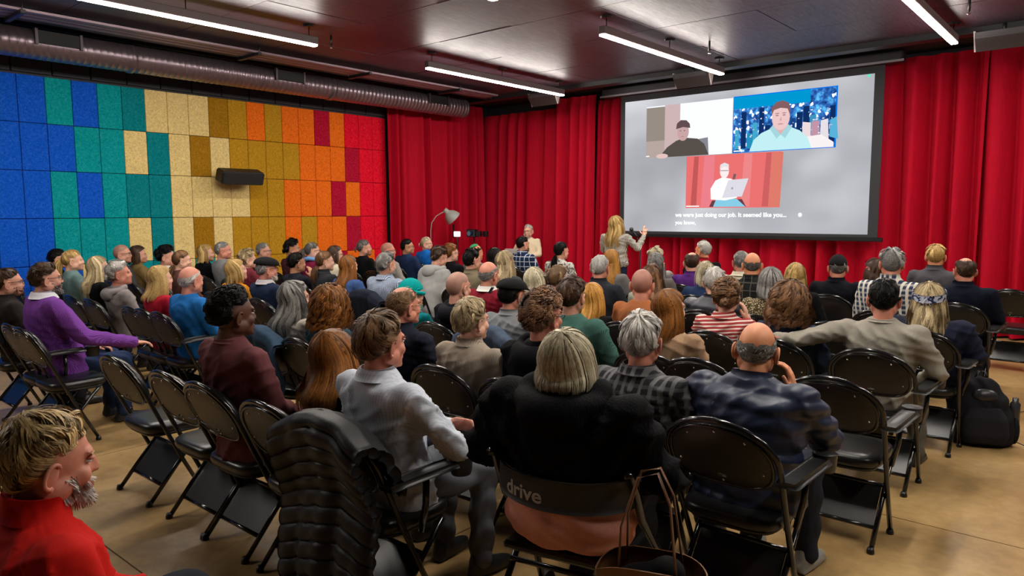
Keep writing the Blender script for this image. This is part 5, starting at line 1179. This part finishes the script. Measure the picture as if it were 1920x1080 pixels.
cb_ = thing('video_camera', 'black boxy video camera with dark lens before the curtain', 'camera', (p[0], 10.3, 0))
V, F = tube([(0, 0, 0), (0, 0, 1.22)], .012, 8); obj('pole', mesh('pole', V, F), M_BLACK, cb_)
V, F = join([box(-.17, .06, -.05, .05, 1.21, 1.36, .01)]); obj('camera_body', mesh('camera_body', V, F, False), M_BLACK, cb_)
V, F = tube([(-.06, -.05, 1.28), (-.06, -.09, 1.28)], [.05, .045], 16); obj('lens', mesh('lens', V, F, False), plain('lens_glass', (.01, .03, .09), .1), cb_)
V, F = join([box(.08, .18, -.04, .04, 1.22, 1.33, .01), box(.25, .35, -.04, .04, 1.22, 1.33, .01), box(.17, .26, -.012, .012, 1.26, 1.28)]); obj('control_box', mesh('control_box', V, F, False), M_BLACK, cb_)
for q in range(3): a = q*2.09+.3; V, F = tube([(0, 0, .45), (.3*math.cos(a), .3*math.sin(a), .01)], .01, 8); obj('leg', mesh('leg', V, F), M_BLACK, cb_)
# ------------------------------------------------------------------ things on and by the chairs
def drape(label, cat, name, x, y, mat, wtop=.5, wbot=.56, zend=.15, zfront=.72, seed=1, quilt=0.0, th=.03, tilt=0.0, asym=0, fk=1.0, qf=30):
    """a garment hung over a chair back: front flap, over the top, and a long fall behind"""
    rg = np.random.default_rng(seed); nu, nv_ = 110, 40
    pth = [(by(zfront)+.075, zfront), (by(.80)+.07, .80), (by(.86)+.06, .865), (by(.87)+.02, .905), (by(.87)-.035, .90), (by(.84)-.065, .85), (by(.75)-.075, .75), (by(.6)-.09, .6), (by(.6)-.12, .42), (by(.6)-.13, .28), (by(.6)-.13, zend)]
    pth = np.array(pth); s = np.r_[0, np.cumsum(np.linalg.norm(np.diff(pth, axis=0), axis=1))]; ss = np.linspace(0, s[-1], nu)
    Y = np.interp(ss, s, pth[:, 0]); Z = np.interp(ss, s, pth[:, 1]); G = np.zeros((nu, nv_, 3)); tt = np.linspace(-1, 1, nv_); ph = rg.uniform(0, 6, 5)
    for i in range(nu):
        f = ss[i]/s[-1]; w_ = wtop+(wbot-wtop)*f; drop = np.clip((f-.25)/.75, 0, 1)
        arc = .10*tt**2*(1-drop*.7) if Z[i] > .6 else .06*tt**2
        G[i, :, 0] = w_/2*tt*(1+.03*np.sin(ss[i]*11+ph[0])); G[i, :, 2] = Z[i]-arc+asym*tt*f*.08
        fold = .028*drop*np.sin(tt*7+ph[1]+1.5*f)+.014*drop*np.sin(tt*15+ph[2]+3*f)+.010*np.sin(tt*11+ph[3]+5*f)*(1-drop); G[i, :, 1] = Y[i]-fold*fk-.03*drop*np.cos(tt*1.5)
        G[i, :, 1] -= quilt*np.abs(np.sin(ss[i]*qf+.5*np.sin(tt*3)))**.7*(1 if f > .2 else -1)
    V, F = slab(G, th); o = obj(name, mesh(name, V, F), mat, loc=(x, y, 0)); return tag(o, label, cat)
r39 = next(r for r in SEATED if r[0] == 39); r36 = next(r for r in SEATED if r[0] == 36); r50 = next(r for r in SEATED if r[0] == 50)
MPUF = plain('black_nylon', (.0055, .0055, .0065), .5, spec=.35, bmp=.3, nsc=40)
drape('black quilted puffer jacket hung over the pale blue shirt man\'s chair', 'jacket', 'draped_puffer_jacket', r39[2][0], CHY[0], MPUF, .56, .6, .12, .70, 3, .016, .04, asym=.6, fk=.6, qf=46)
drape('blue denim jacket hung on the chair of the long grey hair woman', 'jacket', 'draped_denim_jacket', r36[2][0], CHY[1], cloth('denim', (.028, .055, .095)), .54, .52, .3, .72, 5, .0, .03)
drape('faded denim jacket hung on the chair of the grey shirt man', 'jacket', 'draped_denim_jacket', r50[2][0], CHY[2], cloth('denim', (.06, .085, .13)), .52, .5, .35, .72, 8, .0, .03)
xx = next(r for r in SEATED if r[0] == 28)[2][0]
drape('dark navy coat hung on the chair of the blue check shirt man', 'coat', 'draped_coat', xx, CHY[3], cloth('plain', (.012, .015, .028)), .56, .54, .25, .7, 9, .0, .035)
# rolling walker with backrest strap under the woman in the plush jacket
r59 = next(r for r in SEATED if r[0] == 59)
wk = thing('rolling_walker', 'rolling walker seat with grey backrest strap reading drive', 'walker', (r59[2][0], r59[2][1], 0), .2)
V, F = join([box(-.22, .22, -.16, .22, .455, .49, .012)]); obj('seat', mesh('seat', V, F, False), M_VINYL, wk)
for s in (-1, 1):
    V, F = tube([(s*.27, .3, .06), (s*.27, .16, .42), (s*.27, -.04, .62), (s*.265, -.13, .80), (s*.26, -.17, .82)], .0145, 10); obj('side_frame', mesh('side_frame', V, F), M_FRAME, wk)
    V, F = tube([(s*.27, .12, .44), (s*.275, -.2, .06)], .0135, 10); obj('leg', mesh('leg', V, F), M_FRAME, wk)
    for yy in (.3, -.21): V, F = tube([(s*.27-.014, yy, .075), (s*.27+.014, yy, .075)], .075, 20); obj('wheel', mesh('wheel', V, F, False), plain('black_rubber', (.01, .01, .01), .7), wk)
V, F = tube([(-.27, .0, .34), (.27, .0, .34)], .011, 8); obj('crossbar', mesh('crossbar', V, F), M_FRAME, wk)
def strap_pt(t, z): return np.array([.265*math.sin(t), -.05-.175*math.cos(t), z])
G = np.array([[strap_pt(t, z+.02*(1-math.cos(t))) for t in np.linspace(-1.5, 1.5, 36)] for z in (.665, .69, .75, .775)])
V, F = slab(G, .012); stp = obj('backrest_strap', mesh('backrest_strap', V, F), plain('grey_foam_strap', (.028, .026, .026), .6), wk)
cu = bpy.data.curves.new('t', 'FONT'); cu.body = 'drive'; cu.size = .085; cu.extrude = .0012; cu.offset = .0016
o = bpy.data.objects.new('t', cu); COL.objects.link(o); dg = bpy.context.evaluated_depsgraph_get(); me = bpy.data.meshes.new_from_object(o.evaluated_get(dg)); bpy.data.objects.remove(o); bpy.data.curves.remove(cu)
for v_ in me.vertices:
    c = v_.co.copy(); t_ = -.72+(c.x)/.27; q = strap_pt(t_, .69+c.y*.85+.02*(1-math.cos(t_))); nrm = np.array([math.sin(t_), -math.cos(t_), 0]); v_.co = q+nrm*(.0075+c.z)
me.materials.clear(); me.name = 'lettering'; obj('lettering', me, plain('pale_lettering', (.45, .42, .38), .6), stp)
# salmon shirt hem below the strap
V, F = remesh([loft([(0, .0, .45, .19, .15), (0, -.02, .47, .232, .18), (0, -.03, .54, .245, .198), (0, -.03, .62, .238, .19), (0, -.02, .72, .22, .17)], 32, 2.3)], .016, 2); N = normals(V, F); V = V+N*(.006*np.sin(V[:, 2]*60+6*np.sin(V[:, 0]*7)))[:, None]
obj('shirt_hem', mesh('shirt_hem', V, F), cloth('plain', (.74, .33, .25)), PEOPLE[59])
# tote bag hanging beside the walker
p = aty(1222, 1000, 1.93); tb = thing('leather_tote_bag', 'open brown leather tote bag hanging beside the walker', 'bag', (p[0], p[1], .28), .35)
a, b2, h = .17, .07, .30
G = np.array([[((a*.86+a*.14*q)*math.copysign(abs(math.cos(t))**.5, math.cos(t)), (b2*.8+b2*.35*q)*math.copysign(abs(math.sin(t))**.6, math.sin(t)), h*q-.02*q*math.cos(2*t)) for t in np.linspace(0, 2*math.pi, 41)] for q in np.linspace(0, 1, 9)])
V, F = slab(G, .006); obj('bag_body', mesh('bag_body', V, F), cloth('leather', (.19, .085, .032)), tb)
V, F = loft([(0, 0, .0, a*.84, b2*.78), (0, 0, .008, a*.84, b2*.78)], 30, 3); obj('bag_base', mesh('bag_base', V, F, False), cloth('leather', (.16, .07, .028)), tb)
for s in (-1, 1):
    V, F = tube([(-.09, s*.07, h*.9), (-.085, s*.055, h+.14), (-.04, s*.03, h+.29), (.02, s*.025, h+.31), (.06, s*.04, h+.22), (.09, s*.07, h*.9)], .009, 8, flat=.4); obj('handle', mesh('handle', V, F), cloth('leather', (.15, .065, .028)), tb)
V, F = remesh([ell((0, 0, .22), (.13, .06, .09), 16, 10), ell((.05, .0, .29), (.06, .05, .05), 12, 8)], .014, 2); obj('bag_contents', mesh('bag_contents', V, F), cloth('plain', (.008, .008, .009)), tb)
# backpack in the aisle
p = atz(1838, 838, 0); bp = thing('backpack', 'black backpack standing on the floor in the right aisle', 'backpack', (p[0]-.02, p[1]+.1, 0), .35)
V, F = remesh([loft([(0, 0, .0, .19, .10), (0, 0, .04, .215, .125), (0, .0, .2, .205, .125), (0, .01, .34, .16, .105), (0, .02, .44, .10, .07), (0, .02, .485, .045, .035)], 28, 2.6)], .014, 3); N = normals(V, F); V = V+N*(.005*np.sin(V[:, 2]*45+6*np.sin(V[:, 0]*14)))[:, None]
obj('main_bag', mesh('main_bag', V, F), cloth('plain', (.014, .014, .017)), bp)
V, F = remesh([loft([(0, -.11, .03, .13, .04), (0, -.125, .1, .15, .05), (0, -.115, .22, .14, .045), (0, -.09, .29, .10, .03)], 24, 3)], .012, 2); obj('front_pocket', mesh('front_pocket', V, F), cloth('plain', (.018, .018, .022)), bp)
V, F = remesh([ell((0, -.07, .37), (.085, .035, .05), 16, 8, rx(-.3))], .012, 1); obj('top_pocket', mesh('top_pocket', V, F), cloth('leather', (.02, .02, .025)), bp)
V, F = remesh([ell((.205, 0, .12), (.035, .075, .11), 14, 10)], .012, 1); obj('side_pocket', mesh('side_pocket', V, F), cloth('plain', (.012, .012, .015)), bp)
V, F = tube([(.205, 0, .16), (.205, 0, .31), (.205, 0, .325), (.205, 0, .35)], [.033, .033, .02, .02], 14); obj('bottle', mesh('bottle', V, F), plain('dark_bottle', (.03, .03, .035), .25), bp)
for s in (-1, 1):
    V, F = tube([(s*.07, .09, .43), (s*.1, .17, .35), (s*.12, .16, .18), (s*.17, .12, .05)], .02, 8, flat=.35); obj('strap', mesh('strap', V, F), cloth('plain', (.012, .012, .014)), bp)
V, F = tube([(-.04, .05, .46), (-.02, .06, .52), (.02, .06, .52), (.04, .05, .46)], .009, 8); obj('grab_handle', mesh('grab_handle', V, F), M_BLACK, bp)
V, F = tube([(.2, -.05, .05), (.27, -.1, .03), (.33, -.11, .012)], .007, 6, flat=.4); obj('loose_strap', mesh('loose_strap', V, F), M_BLACK, bp)
V, F = tube([(.22, .02, .24), (.30, .0, .27), (.33, .0, .22)], .007, 6, flat=.4); obj('loose_strap', mesh('loose_strap', V, F), M_BLACK, bp)
# a bright blue bag and papers under the seats beyond the grey sweater man
p = atz(1560, 672, .25); bb = thing('blue_shopping_bag', 'bright blue bag on floor seen past the outstretched arm', 'bag', (p[0], p[1], 0), .2)
V, F = loft([(0, 0, 0, .12, .08), (0, 0, .02, .13, .085), (0, 0, .24, .14, .08), (0, 0, .3, .125, .05)], 24, 3.5); obj('bag_body', mesh('bag_body', V, F), plain('bright_blue_plastic', (.01, .22, .62), .35), bb)
V, F = tube([(-.05, 0, .29), (-.03, 0, .38), (.03, 0, .38), (.05, 0, .29)], .006, 6); obj('handle', mesh('handle', V, F), plain('bright_blue_plastic', (.01, .22, .62), .35), bb)
# crossbody strap of the man in the dark red sweater, hair clip
t47 = PEOPLE[47]
G = np.array([[(x+dx, -.125-.035*math.cos((x+.02)*6)-.0, z) for dx in (-.016, 0, .016)] for x, z in zip(np.linspace(.12, -.13, 14), np.linspace(1.02, .66, 14))]); V, F = slab(G, .006); obj('bag_strap', mesh('bag_strap', V, F), M_BLACK, t47)
